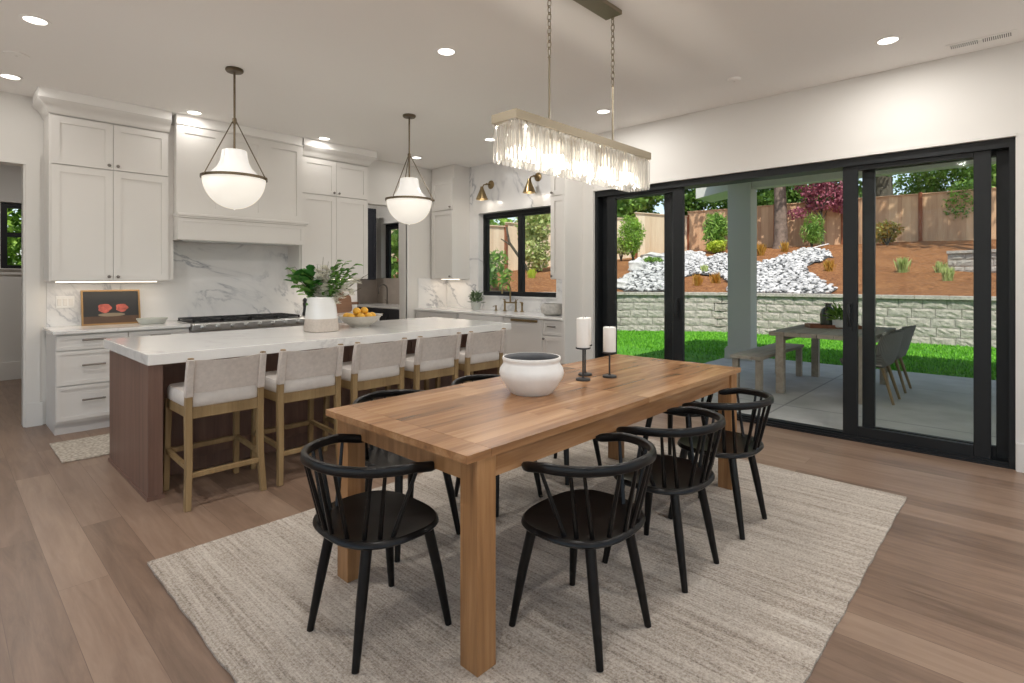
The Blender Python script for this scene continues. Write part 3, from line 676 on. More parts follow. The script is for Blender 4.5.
for dx, h in ((-.30,.40),(-.25,.31),(-.20,.44),(-.13,.38),(-.22,.36)):          # broad dark leaves
    p = twig(ux*dx+random.uniform(-.03,.03), uy*dx+random.uniform(-.05,.05), h); leaves_on(lf, p, 12, .095, .55, .3)
for k in range(34):
    a = random.uniform(0,2*PI); d = -.10+random.uniform(-.07,.06); 
    add_leaf(dp, (ux*d+random.uniform(-.03,.03), uy*d+random.uniform(-.03,.03), .27+random.uniform(-.06,.13)), random.uniform(.09,.135), a, random.uniform(-.3,.8), random.uniform(-.7,.7), .8)
for dx, h in ((.14,.45),(.20,.42),(.25,.48),(.29,.46),(.18,.34),(.10,.42),(.24,.38),(.16,.5)):
    p = twig(ux*dx+random.uniform(-.03,.03), uy*dx+random.uniform(-.05,.05), h); leaves_on(lf, p, 26, .07, .42, .3)
for dx, h in ((.02,.52),(.06,.48),(-.02,.46),(.03,.44),(.0,.36),(.08,.36),(.05,.30),(.12,.27),(0.0,.26),(-.04,.27),(.34,.25),(.41,.37),(.40,.35),(.10,.44),(-.05,.40)):
    p = twig(ux*dx+random.uniform(-.02,.02), uy*dx+random.uniform(-.03,.03), h)
    for k in range(34):
        s = random.uniform(.5,1); i = min(int(s*6),5); q = np.array(pts_i := p[i]); q = q+np.array((random.uniform(-.022,.022),random.uniform(-.022,.022),random.uniform(-.02,.03)))
        a0 = random.uniform(0,6)
        for j in range(4): add_leaf(fl, q, random.uniform(.024,.036), a0+j*PI/2, random.uniform(.0,.7), 0, .8)
stem.build('stems', M['stem'], t); lf.build('leaves', M['fern'], t, smooth=None, recalc=False); dp.build('broad_leaves', M['deep'], t, smooth=None, recalc=False); fl.build('blossoms', M['petal'], t, smooth=None, recalc=False)
t = thing('fruit_bowl', 'wide shallow pale stone bowl of oranges on the island', 'bowl', (2.775,4.61,.915))
MB().lathe([(.085,0),(.09,.012),(.15,.045),(.19,.09),(.2,.105),(.192,.105),(.178,.088),(.14,.052),(.07,.026),(.0005,.022)], 40).build('body', M['stone'], t)
spots = [(-.10,-.02,.085),(-.03,-.06,.088),(.05,-.05,.086),(.11,-.01,.085),(.07,.06,.086),(-.01,.05,.086),(-.09,.06,.086),(-.035,-.005,.136),(.04,.0,.138)]
ol = ['smooth orange resting in the fruit bowl at its rim nearest the vase','orange in the fruit bowl just below the upper pair, stool side','orange in the fruit bowl facing the stools beside its middle','orange in the fruit bowl at the rim nearest the sink','orange at the back of the fruit bowl on its sink side','orange at the very back of the fruit bowl','orange at the back of the fruit bowl on its vase side','orange on top of the fruit pile nearer the vase','orange on top of the fruit pile nearer the sink']
of = MB().sphere((0,0,0), .038, 18, 12, (1,1,.93)).build('orange', M['orange'], None, smooth=60)
for k, (x,y,z) in enumerate(spots):
    o = of if k == 0 else of.copy()
    if k: COL.objects.link(o)
    o.location = (2.775+x*1.12,4.61+y*1.12,.927+z); tag(o, ol[k], 'orange', 'oranges in the fruit bowl')

# range wall counter dressing
t = thing('framed_painting', 'small gold-framed still life with two red fruits leaning on the marble', 'picture', (1.205,6.60,.916)); t.rotation_euler = (-.17,0,.0)
w, h = .24, .345
b = MB(); b.box(-w,-w+.014,-.012,.012,0,h); b.box(w-.014,w,-.012,.012,0,h); b.box(-w+.014,w-.014,-.012,.012,0,.014); b.box(-w+.014,w-.014,-.012,.012,h-.014,h); b.build('frame', M['gold'], t, smooth=None)
c = MB().box(-w+.014,w-.014,-.002,.008,.014,h-.014).build('canvas', M['art_bg'], t, smooth=None)
MB().box(-w+.015,w-.015,-.003,-.001,.015,.085).build('painted_table', M['art_tb'], c, smooth=None)
MB().lathe([(.11,-.0032),(.0005,-.0036)], 32, (0.0,0,.098), 'y', sy=.16).build('painted_dish', M['art_dish'], c)
for x, r in ((-.055,.054),(.085,.05)):
    p = [(x+r*(1+.12*math.cos(5*a+x))*math.cos(a), 0, .165+r*.82*(1+.1*math.sin(3*a))*math.sin(a)) for a in np.linspace(0,2*PI,29)[:-1]]
    MB().rings([[(q[0],-.0034,q[2]) for q in p],[(q[0],-.0014,q[2]) for q in p]]).build('painted_fruit', M['art_red'], c, smooth=None)
t = thing('serving_dish', 'low oval grey-green ceramic dish beside the framed still life', 'dish', (1.50,6.40,.915), .05)
MB().lathe([(.10,0),(.108,.004),(.135,.05),(.138,.06),(.13,.06),(.1,.014),(.0005,.012)], 36, sy=.62).build('body', M['greycer'], t)
t = thing('pepper_mill', 'slim black pepper mill beside the gas cooktop', 'pepper mill', (3.12,6.45,.915))
MB().lathe([(.03,0),(.03,.02),(.022,.06),(.02,.1),(.026,.14),(.024,.16),(.018,.165)], 20).build('body', M['iron'], t); MB().lathe([(.018,.165),(.026,.18),(.024,.2),(.01,.215),(.0005,.22)], 20).build('cap', M['iron'], t)
t = thing('ceramic_ornament', 'small white ceramic flower ornament beside the gas cooktop and pepper mill', 'ornament', (3.02,6.42,.915))
MB().lathe([(.03,0),(.034,.008),(.02,.02),(.0005,.022)], 18).build('base', M['ceramic'], t)
for k in range(6):
    b = MB(); a = k*PI/3; b.tube([(0,0,.015),(.02*math.cos(a),.02*math.sin(a),.05),(.042*math.cos(a),.042*math.sin(a),.075+.012*(k%2))], [.006,.013,.004], 8); b.build('petal', M['ceramic'], t)
t = thing('cutting_board', 'dark wooden cutting board with a side handle leaning on the marble', 'cutting board', (3.70,6.60,.916)); t.rotation_euler = (-.2,0,0)
p = supell(36, .16, .12, 6); b = MB(); b.rings([[(x,0,z+.12) for x,z in p],[(x,.022,z+.12) for x,z in p]]); b.build('body', M['board'], t, smooth=None)
MB().box(.155,.27,.002,.02,.105,.14).build('handle', M['board'], t, smooth=None, bev=.006)
t = thing('cutting_board', 'taller wooden cutting board standing behind the one with a side handle', 'cutting board', (3.64,6.645,.916)); t.rotation_euler = (-.14,0,0)
p = supell(36, .15, .14, 7); b = MB(); b.rings([[(x,0,z+.14) for x,z in p],[(x,.02,z+.14) for x,z in p]]); b.build('body', M['board'], t, smooth=None)
t = thing('light_switch', 'white triple switch plate on the marble beside the framed still life', 'light switch', (.855,YW-.012,1.145))
MB().box(-.07,.07,-.006,0,-.058,.058).build('plate', M['plate'], t, smooth=None, bev=.003)
for k in (-1,0,1): MB().box(k*.043-.016,k*.043+.016,-.010,-.006,-.033,.033).build('rocker', M['cab'], t, smooth=None, bev=.002)
def strip(x0, x1, y, z, label, along='x', e=3):
    t = thing('under_cabinet_light', label, 'light', ((x0+x1)/2 if along == 'x' else y, y if along == 'x' else (x0+x1)/2, z)); L = (x1-x0)/2
    if along == 'x': MB().box(-L,L,-.012,.012,-.010,0).build('diffuser', M['emStrip'], t, smooth=None); MB().box(-L,L,.012,.02,-.011,0).build('housing', M['steel'], t, smooth=None)
    else: MB().box(-.012,.012,-L,L,-.010,0).build('diffuser', M['emStrip'], t, smooth=None); MB().box(.012,.02,-L,L,-.011,0).build('housing', M['steel'], t, smooth=None)
    l = bpy.data.lights.new('strip_light', 'AREA'); l.shape = 'RECTANGLE'; l.size = 2*L if along == 'x' else .03; l.size_y = .03 if along == 'x' else 2*L; l.energy = e*.4; l.color = (1,.84,.66)
    o = bpy.data.objects.new('strip_light', l); COL.objects.link(o); o.parent = t; o.location = (0,0,-.014)
strip(.76, 1.56, 6.50, 1.345, 'glowing strip light beneath the tall cabinet over the still life', 'x', 4)
strip(3.08, 3.9, 6.50, 1.36, 'glowing strip light beneath the cabinet over the cutting boards', 'x', 3)
strip(6.22, 6.62, 5.42, 1.36, 'glowing strip light beneath the narrow cabinet beside the kitchen window', 'y', 2)
# runner
tag(MB().box(.645,3.6,5.20,5.86,.001,.012).build('runner_rug', M['runner'], None, smooth=None, bev=.004), 'pale woven runner on the floor between island and range wall', 'rug')

# ------------------------------------------------------------------ dining rug, table
pts = []
x0,x1,y0,y1 = .70,4.165,.545,3.075
def edge(a, b, n): return [(a[0]+(b[0]-a[0])*i/n+random.uniform(-.004,.004), a[1]+(b[1]-a[1])*i/n+random.uniform(-.004,.004)) for i in range(n)]
poly = edge((x0,y0),(x1,y0),50)+edge((x1,y0),(x1,y1),36)+edge((x1,y1),(x0,y1),50)+edge((x0,y1),(x0,y0),36)
tag(MB().prism(poly, .001, .012).build('area_rug', M['rug'], None, smooth=None), 'large cream and taupe striped wool rug under the dining table', 'rug')
RT = .0125
t = thing('dining_table', 'long rustic wooden dining table with square legs on the striped rug', 'table', (2.435,1.838,RT), math.radians(.4))
L, Wd = 1.221, .473; zt0, zt1 = .744, .772
top = MB()
for s in (-1,1):
    xa, xb = sorted((s*L, s*(L-.115))); n = 1; top.box(xa,xb,-Wd,Wd,zt0,zt1)
    xa, xb = sorted((s*.0012, s*(L-.1165)))
    NR = 11
    for k in range(NR):
        xx = xa; ya, yb = -Wd+2*Wd*k/NR+.0002, -Wd+2*Wd*(k+1)/NR-.0002
        while xx < xb-.001:
            e = min(xx+random.uniform(.22,.75), xb); e = xb if xb-e < .12 else e
            top.box(xx+.0002,e-.0002,ya,yb,zt0,zt1); xx = e
top.build('tabletop', M['table'], t, smooth=None)
ap = MB(); ap.box(-L+.1,L-.1,-Wd+.02,-Wd+.045,.66,.744); ap.build('apron', M['table'], t, smooth=None)
ap = MB(); ap.box(-L+.1,L-.1,Wd-.045,Wd-.02,.66,.744); ap.build('apron', M['table'], t, smooth=None)
for s in (-1,1):
    xa, xb = sorted((s*(L-.055), s*(L-.08))); MB().box(xa,xb,-Wd+.06,Wd-.06,.66,.744).build('apron', M['tableleg'], t, smooth=None)
for sx in (-1,1):
    for sy in (-1,1):
        xa, xb = sorted((sx*(L-.054), sx*(L-.144))); ya, yb = sorted((sy*(Wd-.006), sy*(Wd-.096)))
        MB().box(xa,xb,ya,yb,0,.744).build('leg', M['tableleg'], t, smooth=None, bev=.003)
TT = RT+zt1

# dining chairs (front = +Y)
def make_chair():
    t = thing('dining_chair', '', 'chair', (0,0,RT), 0, 'black spindle chairs around the dining table')
    # saddle seat
    n = 48; R = []; out = []
    for i in range(n):
        a = 2*PI*i/n; c, s = math.cos(a), math.sin(a)
        e = 2.5 if s < 0 else 2.8
        out.append((math.copysign(abs(c)**(2/e), c)*.243, math.copysign(abs(s)**(2/e), s)*(.225 if s < 0 else .195)))
    def dip(x, y, k): return -.016*(1-k*k)*(1 if y < .12 else .8)
    for k, z in ((.55,.408),(.9,.410),(.975,.416),(1,.424),(.99,.434),(.955,.441)): R.append([(x*k,y*k,z) for x,y in out])
    for k in (.88,.7,.45,.2,.01): R.append([(x*k,y*k,.441+dip(x*k,y*k,k)) for x,y in out])
    MB().rings(R).build('seat', M['black'], t, smooth=45)
    for sx in (-1,1):
        MB().tube([(sx*.125,-.125,.412),(sx*.145,-.16,.22),(sx*.166,-.197,.0)], [.0205,.0195,.0135], 14).build('leg', M['black'], t)
        MB().tube([(sx*.14,.13,.412),(sx*.167,.165,.22),(sx*.196,.196,.0)], [.0205,.0195,.0135], 14).build('leg', M['black'], t)
    # bent arm rail
    def rail(a):   # a: 0 = middle of the back, +-1 = arm tips
        s = abs(a); sg = 1 if a >= 0 else -1
        if s < .68: th = s/.68*PI/2*.98; return (sg*.262*math.sin(th), -.262*math.cos(th)-.012, .706-.026*s)
        k = (s-.68)/.32; p0 = rail(.679*1.0) ; return (sg*(p0[0]-.022*k*k), p0[1]+.118*k, .688-.026*k)
    N = 45; P = [rail(-1+2*i/(N-1)) for i in range(N)]
    sec = [(x*.0125,y*.0185) for x,y in supell(14, 1, 1, 3.2)]
    sc = [1.0]*N
    for i, k in ((0,.55),(1,.92)): sc[i] = k; sc[-1-i] = k
    MB().sweep(P, sec, scale=sc).build('arm_rail', M['black'], t, smooth=50)
    for sg in (-1,1):
        for sa, ra in ((6,.075),(27,.20),(44,.42),(60,.50),(72,.72)):
            th = math.radians(sa); e = (sg*.205*math.sin(th), -.200*math.cos(th)-.006, .425)
            q = rail(sg*ra); q = (q[0],q[1],q[2]-.008)
            m = tuple((a+b)/2 for a,b in zip(e,q))
            MB().tube([e,m,q], [.0095,.0085,.0065], 8).build('spindle', M['black'], t)
    return t
chair = make_chair()
CH = [((1.755,1.277),0,'black spindle chair on the sliding-door side, beside the nearest table leg'),
      ((2.405,1.277),0,'black spindle chair in the middle of the sliding-door side of the table'),
      ((3.065,1.277),0,'black spindle chair on the sliding-door side, beside the far table leg'),
      ((1.724,2.40),PI,'black spindle chair on the island side, closest to the chair at the table head'),
      ((2.40,2.40),PI,'black spindle chair in the middle of the island side, behind the white pot'),
      ((3.06,2.40),PI,'black spindle chair on the island side, hidden beyond the white pot'),
      ((1.196,1.856),-PI/2,'black spindle chair at the table head, standing alone before the short end'),
      ((3.705,1.84),PI/2,'black spindle chair tucked under the far short end, by the patio doors')]
for i, ((x,y),rz,lb) in enumerate(CH):
    o = chair if i == 0 else dup(chair, (0,0,0))
    o.location = (x,y,RT); o.rotation_euler = (0,0,rz); o['label'] = lb

# table dressing
t = thing('round_pot', 'round white stone pot with a dark inside on the dining table', 'pot', (2.125,1.868,TT))
MB().lathe([(.102,0),(.108,.004),(.128,.03),(.160,.08),(.168,.105),(.163,.13),(.146,.155),(.143,.163),(.150,.172),(.153,.180),(.150,.188),(.143,.188)], 56, cap=False).lathe([(.102,0),(.0005,0)],56,cap=False).build('body', M['potw'], t, smooth=60)
MB().lathe([(.143,.188),(.137,.18),(.134,.163),(.15,.13),(.15,.09),(.1,.02),(.0005,.015)], 56, cap=False).build('liner', M['potin'], t, smooth=60)
def candle(x, y, hs, hc, label, l2):
    t = thing('candle_holder', label, 'candle holder', (x,y,TT), 0, 'black candle holders on the dining table')
    MB().lathe([(.042,0),(.042,.008),(.038,.012),(.012,.014),(.006,.02)], 28).build('base', M['iron'], t)
    MB().tube([(0,0,.012),(0,0,hs-.008)], .0055, 10).build('stem', M['iron'], t)
    MB().lathe([(.006,hs-.012),(.036,hs-.006),(.043,hs-.004),(.043,hs+.004),(.041,hs+.004),(.041,hs),(.0005,hs)], 28).build('cup', M['iron'], t)
    c = thing('pillar_candle', l2, 'candle', (x,y,TT+hs+.0005), 0, 'ivory pillar candles on black holders')
    MB().lathe([(.037,0),(.038,.003),(.038,hc-.004),(.035,hc),(.02,hc-.004),(.0005,hc-.006)], 32).build('wax', M['candle'], c)
    MB().tube([(0,0,hc-.006),(.002,0,hc+.006)], .0015, 6).build('wick', M['wick'], c)
candle(2.583,1.872,.188,.172,'tall black candle holder nearest the white pot','ivory pillar candle on the tall holder nearest the white pot')
candle(2.725,1.960,.185,.168,'tall black candle holder standing right behind the one nearest the pot','ivory pillar candle on the holder behind the other tall one')
candle(2.772,1.815,.150,.150,'shorter black candle holder set apart towards the patio doors','ivory pillar candle on the shorter holder set apart')

# ------------------------------------------------------------------ lights on the ceiling
def downlight(x, y, label, e=9):
    t = thing('recessed_light', label, 'ceiling light', (x,y,CE), 0, 'recessed ceiling lights')
    MB().lathe([(.082,0),(.082,-.003),(.062,-.006),(.058,0)], 32, cap=False).build('trim_ring', M['ceil'], t)
    MB().lathe([(.060,-.002),(.0005,-.0045)], 32, cap=False).build('lens', M['emL'], t)
    l = bpy.data.lights.new('downlight', 'AREA'); l.shape = 'DISK'; l.size = .11; l.energy = e; l.color = (1,.965,.92); l.spread = math.radians(180)
    o = bpy.data.objects.new('downlight', l); COL.objects.link(o); o.parent = t; o.location = (0,0,-.012)
EL = 13
for x, y, lb in ((.43,6.17,'recessed ceiling light by the hall opening beside the cabinet crown'),(1.808,6.15,'recessed ceiling light before the hood on the still-life side'),
    (3.222,6.16,'recessed ceiling light before the hood on the pantry side'),(4.62,6.2,'recessed ceiling light behind the pendant nearer the sink'),
    (.447,4.70,'recessed ceiling light over the end of the walnut island'),(4.63,4.737,'recessed ceiling light before the kitchen window and its sconces'),
    (2.604,3.131,'recessed ceiling light alone between the two pendants and the dining table'),(4.634,3.107,'recessed ceiling light behind the chandelier near the patio doors'),
    (4.63,.713,'recessed ceiling light beside the ceiling vent over the patio doors')): downlight(x, y, lb, EL*(.12 if y > 6 else 1))
for x, y, lb in ((4.5,7.9,'added recessed fill light inside the pantry, out of the picture'),(.6,8.4,'added recessed fill light inside the hall, out of the picture')): downlight(x, y, lb, 15)  # unseen lights added to brighten the pantry and the hall
for x, y in ((.45,3.1),(.45,.7),(2.6,.7),(.45,-1.4),(2.6,-1.4),(4.63,-1.4)): downlight(x, y, 'added recessed fill light behind the camera, out of the picture', EL)  # unseen fixtures added only to give the room more light
t = thing('smoke_detector', 'small round white smoke detector on the ceiling before the patio doors', 'smoke detector', (4.634,1.794,CE))
MB().lathe([(.055,0),(.055,-.012),(.045,-.022),(.0005,-.024)], 28).build('body', M['ceil'], t); MB().lathe([(.008,-.023),(.008,-.026),(.0005,-.027)],10).build('button', M['trimw'], t)
t = thing('smoke_detector', 'flat white ceiling disc near the hall opening', 'smoke detector', (.42,5.53,CE))
MB().lathe([(.075,0),(.075,-.004),(.07,-.008),(.0005,-.01)], 28).build('body', M['ceil'], t); MB().lathe([(.008,-.0095),(.008,-.012),(.0005,-.013)],10).build('button', M['trimw'], t)
t = thing('ceiling_vent', 'long white slotted vent in the ceiling above the patio doors', 'vent', (5.077,.238,CE))
b = MB(); b.box(-.06,.06,-.19,.19,-.006,-.0005); b.build('frame', M['ceil'], t, smooth=None, bev=.002)
MB().box(-.036,.036,-.165,.165,-.0072,-.006).build('duct', M['potin'], t, smooth=None)
b = MB()
for k in range(31):
    y = -.165+k*.011
    if k != 15: b.box(-.038,.038,y-.0028,y+.0028,-.011,-.006)
    else: b.box(-.038,.038,y-.012,y+.012,-.011,-.006)
b.build('slats', M['ceil'], t, smooth=None)

# pendants
def pendant(x, y, label):
    t = thing('pendant_lamp', label, 'pendant light', (x,y,0), 0, 'schoolhouse pendants over the island')
    MB().lathe([(.065,CE),(.068,CE-.012),(.06,CE-.024),(.012,CE-.028)], 32).build('canopy', M['bronze'], t)
    b = MB(); b.tube([(0,0,CE-.02),(0,0,2.39)], .0085, 12); b.lathe([(.014,2.665),(.017,2.65),(.014,2.62)], 16); b.build('stem', M['bronze'], t)
    zr = 2.182
    MB().lathe([(.090,2.402),(.093,2.395),(.096,2.36),(.106,2.31),(.13,2.262),(.172,2.218),(.215,zr+.012),(.230,zr)], 56, cap=False).lathe([(.090,2.402),(.06,2.404)],56,cap=False).build('upper_shade', M['opal2'], t, smooth=60)
    pr = [(.232*math.cos(a), zr-.250*math.sin(a)) for a in np.linspace(0,PI/2-.002,16)]
    MB().lathe(pr, 56, cap=False).build('bowl_shade', M['opal'], t, smooth=60)
    MB().lathe([(.233,zr+.010),(.244,zr+.010),(.244,zr-.010),(.233,zr-.010)], 56, cap=False).build('ring', M['bronze'], t)
    for k in range(3):
        a = math.radians(-46.6+120*k); MB().tube([(.012*math.cos(a),.012*math.sin(a),2.642),(.248*math.cos(a),.248*math.sin(a),zr)], .0045, 8).sphere((.252*math.cos(a),.252*math.sin(a),zr-.004), .011).build('support_rod', M['bronze'], t)
    MB().sphere((0,0,zr-.252), .006).build('finial', M['opal'], t)
pendant(1.655, 4.64, 'opal glass pendant with bronze ring hanging before the range hood')
pendant(3.365, 4.64, 'opal glass pendant with bronze ring hanging before the pantry opening')

# chandelier
t = thing('crystal_chandelier', 'long rectangular crystal chandelier on chains above the dining table', 'chandelier', (2.615,1.905,0))
HX, HY, Z1 = .660, .087, 2.212
b = MB(); b.box(-HX,HX,-HY,-HY+.004,Z1-.045,Z1); b.box(-HX,HX,HY-.004,HY,Z1-.045,Z1); b.box(-HX,-HX+.004,-HY+.004,HY-.004,Z1-.045,Z1); b.box(HX-.004,HX,-HY+.004,HY-.004,Z1-.045,Z1); b.box(-HX+.004,HX-.004,-.018,.018,Z1-.006,Z1-.001)
b.build('frame', M['champ'], t, smooth=None)
def prism_at(x, y):
    b = MB(); r = .0115; zb = 1.965; R = []
    for z, k in ((Z1-.047,.55),(Z1-.06,1),(zb+.018,1),(zb,.62)): R.append([(x+r*k*math.cos(a+.3),y+r*k*math.sin(a+.3),z) for a in [i*PI/3 for i in range(6)]])
    return b.rings(R)
pos = []
for k in range(44): xx = -HX+.016+(2*HX-.032)*k/43; pos += [(xx,-HY+.013),(xx,HY-.013)]
for k in range(6): yy = -HY+.034+(2*HY-.068)*k/5; pos += [(-HX+.014,yy),(HX-.014,yy)]
c0 = prism_at(0,0).build('crystal_prism', M['crystal'], t, smooth=None); c0.location = (*pos[0],0)
for p in pos[1:]:
    c = c0.copy(); COL.objects.link(c); c.parent = t; c.location = (*p,0); c.rotation_euler = (0,0,random.uniform(0,1))
for k in range(5):
    x = -.48+.24*k
    bb = MB().tube([(x,0,Z1-.005),(x,0,Z1-.07)], .011, 10).build('lamp_socket', M['champ'], t)
    MB().lathe([(.008,Z1-.07),(.016,Z1-.09),(.017,Z1-.11),(.01,Z1-.145),(.0005,Z1-.16)], 14, (x,0,0)).build('bulb', M['emBulb'], bb)
    l = bpy.data.lights.new('chandelier_light', 'POINT'); l.energy = 2.0; l.color = (1,.92,.80); l.shadow_soft_size = .03
    o = bpy.data.objects.new('chandelier_light', l); COL.objects.link(o); o.parent = t; o.location = (x,0,Z1-.18)
for s in (-1,1):
    x = .015+s*.315
    MB().tube([(x,0,Z1),(x,0,2.585)], .0065, 10).lathe([(.004,2.58),(.009,2.59),(.004,2.6)],10,(x,0,0)).build('rod', M['champ'], t)
    b = MB(); z = 2.60; k = 0
    while z < CE-.035:
        h = .021; pl = []
        for i in range(14):
            a = 2*PI*i/14; dx, dz = .011*math.cos(a), (h+.004)*math.sin(a)
            pl.append((x+(dx if k%2 == 0 else 0), (dx if k%2 else 0), z+h+dz))
        b.tube(pl, .0029, 6, closed=True); z += 2*h-.004; k += 1
    b.build('chain', M['champ'], t)
MB().box(-.345,.345,-.06,.06,CE-.028,CE-.0005).build('canopy', M['champ'], t, smooth=None, bev=.003)

# ------------------------------------------------------------------ outdoors
WALLP = [(15.2,-5.0),(15.0,-3.0),(14.84,.8),(14.24,5.9),(12.74,8.0),(10.9,9.6),(8.5,11.5),(6.5,13.5)]
CP = np.array([(x+.3,y+.1,.97) for x,y in WALLP]+[(26.5,-6,2.8),(26.3,3,2.8),(25.6,8.1,2.75),(24.9,11.6,2.68),(21.9,12.8,2.3),(15.7,15.0,1.64),(9,16.2,1.35),(10.45,10.9,1.15),(12.8,11.3,1.33),(14.8,12.7,1.55),(19.5,2.5,1.63),(17.5,1.4,1.25),(19.2,4.4,1.67),(17,7.5,1.42),(15.0,8.8,1.35),(18.5,11,2.02),(30,3,3.0),(30,12,3.0),(20,18,2.0)])
def phi(r): return np.where(r > 1e-9, r*r*np.log(np.maximum(r,1e-9)), 0)
nn = len(CP); A_ = np.zeros((nn+3,nn+3)); A_[:nn,:nn] = phi(np.linalg.norm(CP[:,None,:2]-CP[None,:,:2],axis=2))+np.eye(nn)*.3; A_[:nn,nn] = 1; A_[:nn,nn+1:] = CP[:,:2]; A_[nn,:nn] = 1; A_[nn+1:,:nn] = CP[:,:2].T
S_ = np.linalg.solve(A_, np.r_[CP[:,2],0,0,0])
def gz(x, y):
    x = min(x,30); y = max(min(y,17),-6); r = np.hypot(x-CP[:,0], y-CP[:,1]); return float(phi(r)@S_[:nn]+S_[nn]+S_[nn+1]*x+S_[nn+2]*y)
def xw(y): return float(np.interp(y, [p[1] for p in WALLP], [p[0] for p in WALLP]))
# mulch slope: rows follow the wall
b = MB(); ny, nx = 60, 44; vs = []
for j in range(ny+1):
    y = -6+23*j/ny; xa = xw(y)+.32 if y < 13.5 else 6.8
    for i in range(nx+1):
        x = xa+(48-xa)*(i/nx)**1.5; vs.append((x,y,gz(x,y)+.03*math.sin(x*3.1+y)*math.sin(y*2.7)*(i > 0)))
fs = [(j*(nx+1)+i,j*(nx+1)+i+1,(j+1)*(nx+1)+i+1,(j+1)*(nx+1)+i) for j in range(ny) for i in range(nx)]
b.add(vs, fs); o = b.build('mulch_slope', M['mulch'], None, smooth=60, recalc=False); tag(o, 'slope of reddish bark mulch rising from the block wall to the fence', 'mulch', None, 'stuff')
struct('ground', MB().box(-30,60,-30,45,-.5,-.09), M['dirt'])
b = MB(); poly = [(5.80,-6),(15.2,-6)]+[(p[0]+.05,p[1]) for p in WALLP]+[(5.80,14.2)]
b.prism(poly, -.12, -.06); struct('lawn', b, M['lawn'])
b = MB(); nb = 30000
for k in range(nb):
    y = random.uniform(-1.5,9); x = random.uniform(9.9 if y < 3.9 or k < 18000 else 6.2,xw(y)-.05)
    if x < 10.05 and y < 3.9: continue
    a = random.uniform(0,PI); w = .012; h = random.uniform(.03,.055); lx, ly = random.uniform(-.02,.02), random.uniform(-.02,.02)
    b.add([(x-w*math.cos(a),y-w*math.sin(a),-.06),(x+w*math.cos(a),y+w*math.sin(a),-.06),(x+lx,y+ly,-.06+h)], [(0,1,2)])
o = b.build('lawn_grass', M['blade'], None, smooth=None, recalc=False); tag(o, 'short bright green grass between patio and block wall', 'grass', None, 'stuff')
struct('patio_floor', MB().box(5.62,10.0,-5,3.87,-.2,-.03), M['concrete'])
# retaining wall of split-face blocks
def blockwall(name, line, z0, z1, label, ch=.19, bl=.42, capc=True):
    t = thing(name, label, 'retaining wall', (line[0][0],line[0][1],z0)); b = MB(); cb = MB()
    ox, oy, oz = line[0][0], line[0][1], z0
    seg = []; L = 0
    for p, q in zip(line, line[1:]): d = math.hypot(q[0]-p[0], q[1]-p[1]); seg.append((L, L+d, p, q)); L += d
    def at(s):
        for a, c, p, q in seg:
            if s <= c or (a,c,p,q) == seg[-1]:
                f = (s-a)/(c-a); return np.array((p[0]+(q[0]-p[0])*f, p[1]+(q[1]-p[1])*f)), np.array(((q[0]-p[0])/(c-a), (q[1]-p[1])/(c-a)))
    nc = max(1, round((z1-z0-.08)/ch)); hh = (z1-z0-.08)/nc
    for r in range(nc):
        s = -(r%2)*bl/2
        while s < L:
            e = min(s+bl*random.uniform(.94,1.06), L); a = max(s,0)
            if e-a > .05:
                mx, my = 5, 4; front = []; pa, d = at((a+e)/2); nrm = np.array((-d[1], d[0]))       # faces the house
                nrm = nrm if nrm[0] < 0 or abs(nrm[0]) < .2 and nrm[1] < 0 else -nrm
                for j in range(my+1):
                    for i in range(mx+1):
                        ss = a+.004+(e-a-.008)*i/mx; pp, _ = at(ss); edge_ = i in (0,mx) or j in (0,my)
                        o_ = .0 if edge_ else random.uniform(.006,.024)
                        pp = pp+nrm*(o_+.004*r*-1); front.append((pp[0]-ox,pp[1]-oy,r*hh+.004+(hh-.008)*j/my))
                fs = [(j*(mx+1)+i,j*(mx+1)+i+1,(j+1)*(mx+1)+i+1,(j+1)*(mx+1)+i) for j in range(my) for i in range(mx)]
                n0 = len(front); bk_ = []
                for i, j in ((0,0),(mx,0),(mx,my),(0,my)):
                    p = front[j*(mx+1)+i]; bk_.append((p[0]-nrm[0]*.25,p[1]-nrm[1]*.25,p[2]))
                c_ = [0,mx,my*(mx+1)+mx,my*(mx+1)]
                b.add(front+bk_, fs+[(n0,n0+1,n0+2,n0+3)]+[(c_[k],c_[(k+1)%4],n0+(k+1)%4,n0+k) for k in range(4)])
            s = e
    b.build('blocks', M['block'], t, smooth=None, recalc=False)
    s = 0
    while s < L:
        e = min(s+.6, L); p0, d = at(s+.003); p1, _ = at(e-.003); nrm = np.array((-d[1],d[0])); nrm = nrm if nrm[0] < 0 or abs(nrm[0]) < .2 and nrm[1] < 0 else -nrm
        q = [p0+nrm*.05,p1+nrm*.05,p1-nrm*.27,p0-nrm*.27]; cb.prism([(x[0]-ox,x[1]-oy) for x in q], z1-z0-.08, z1-z0); s = e
    cb.build('capstones', M['block'], t, smooth=None, bev=.006)
    return t
blockwall('retaining_wall', [(p[0],p[1]) for p in WALLP[1:]], -.10, .99, 'long pale split-face block wall behind the lawn holding back the slope')
blockwall('terrace_wall', [(19.3,1.60),(18.6,-.2),(17.9,-4.5)], 1.50, 2.12, 'short upper block wall stub set in the mulch slope', .2)

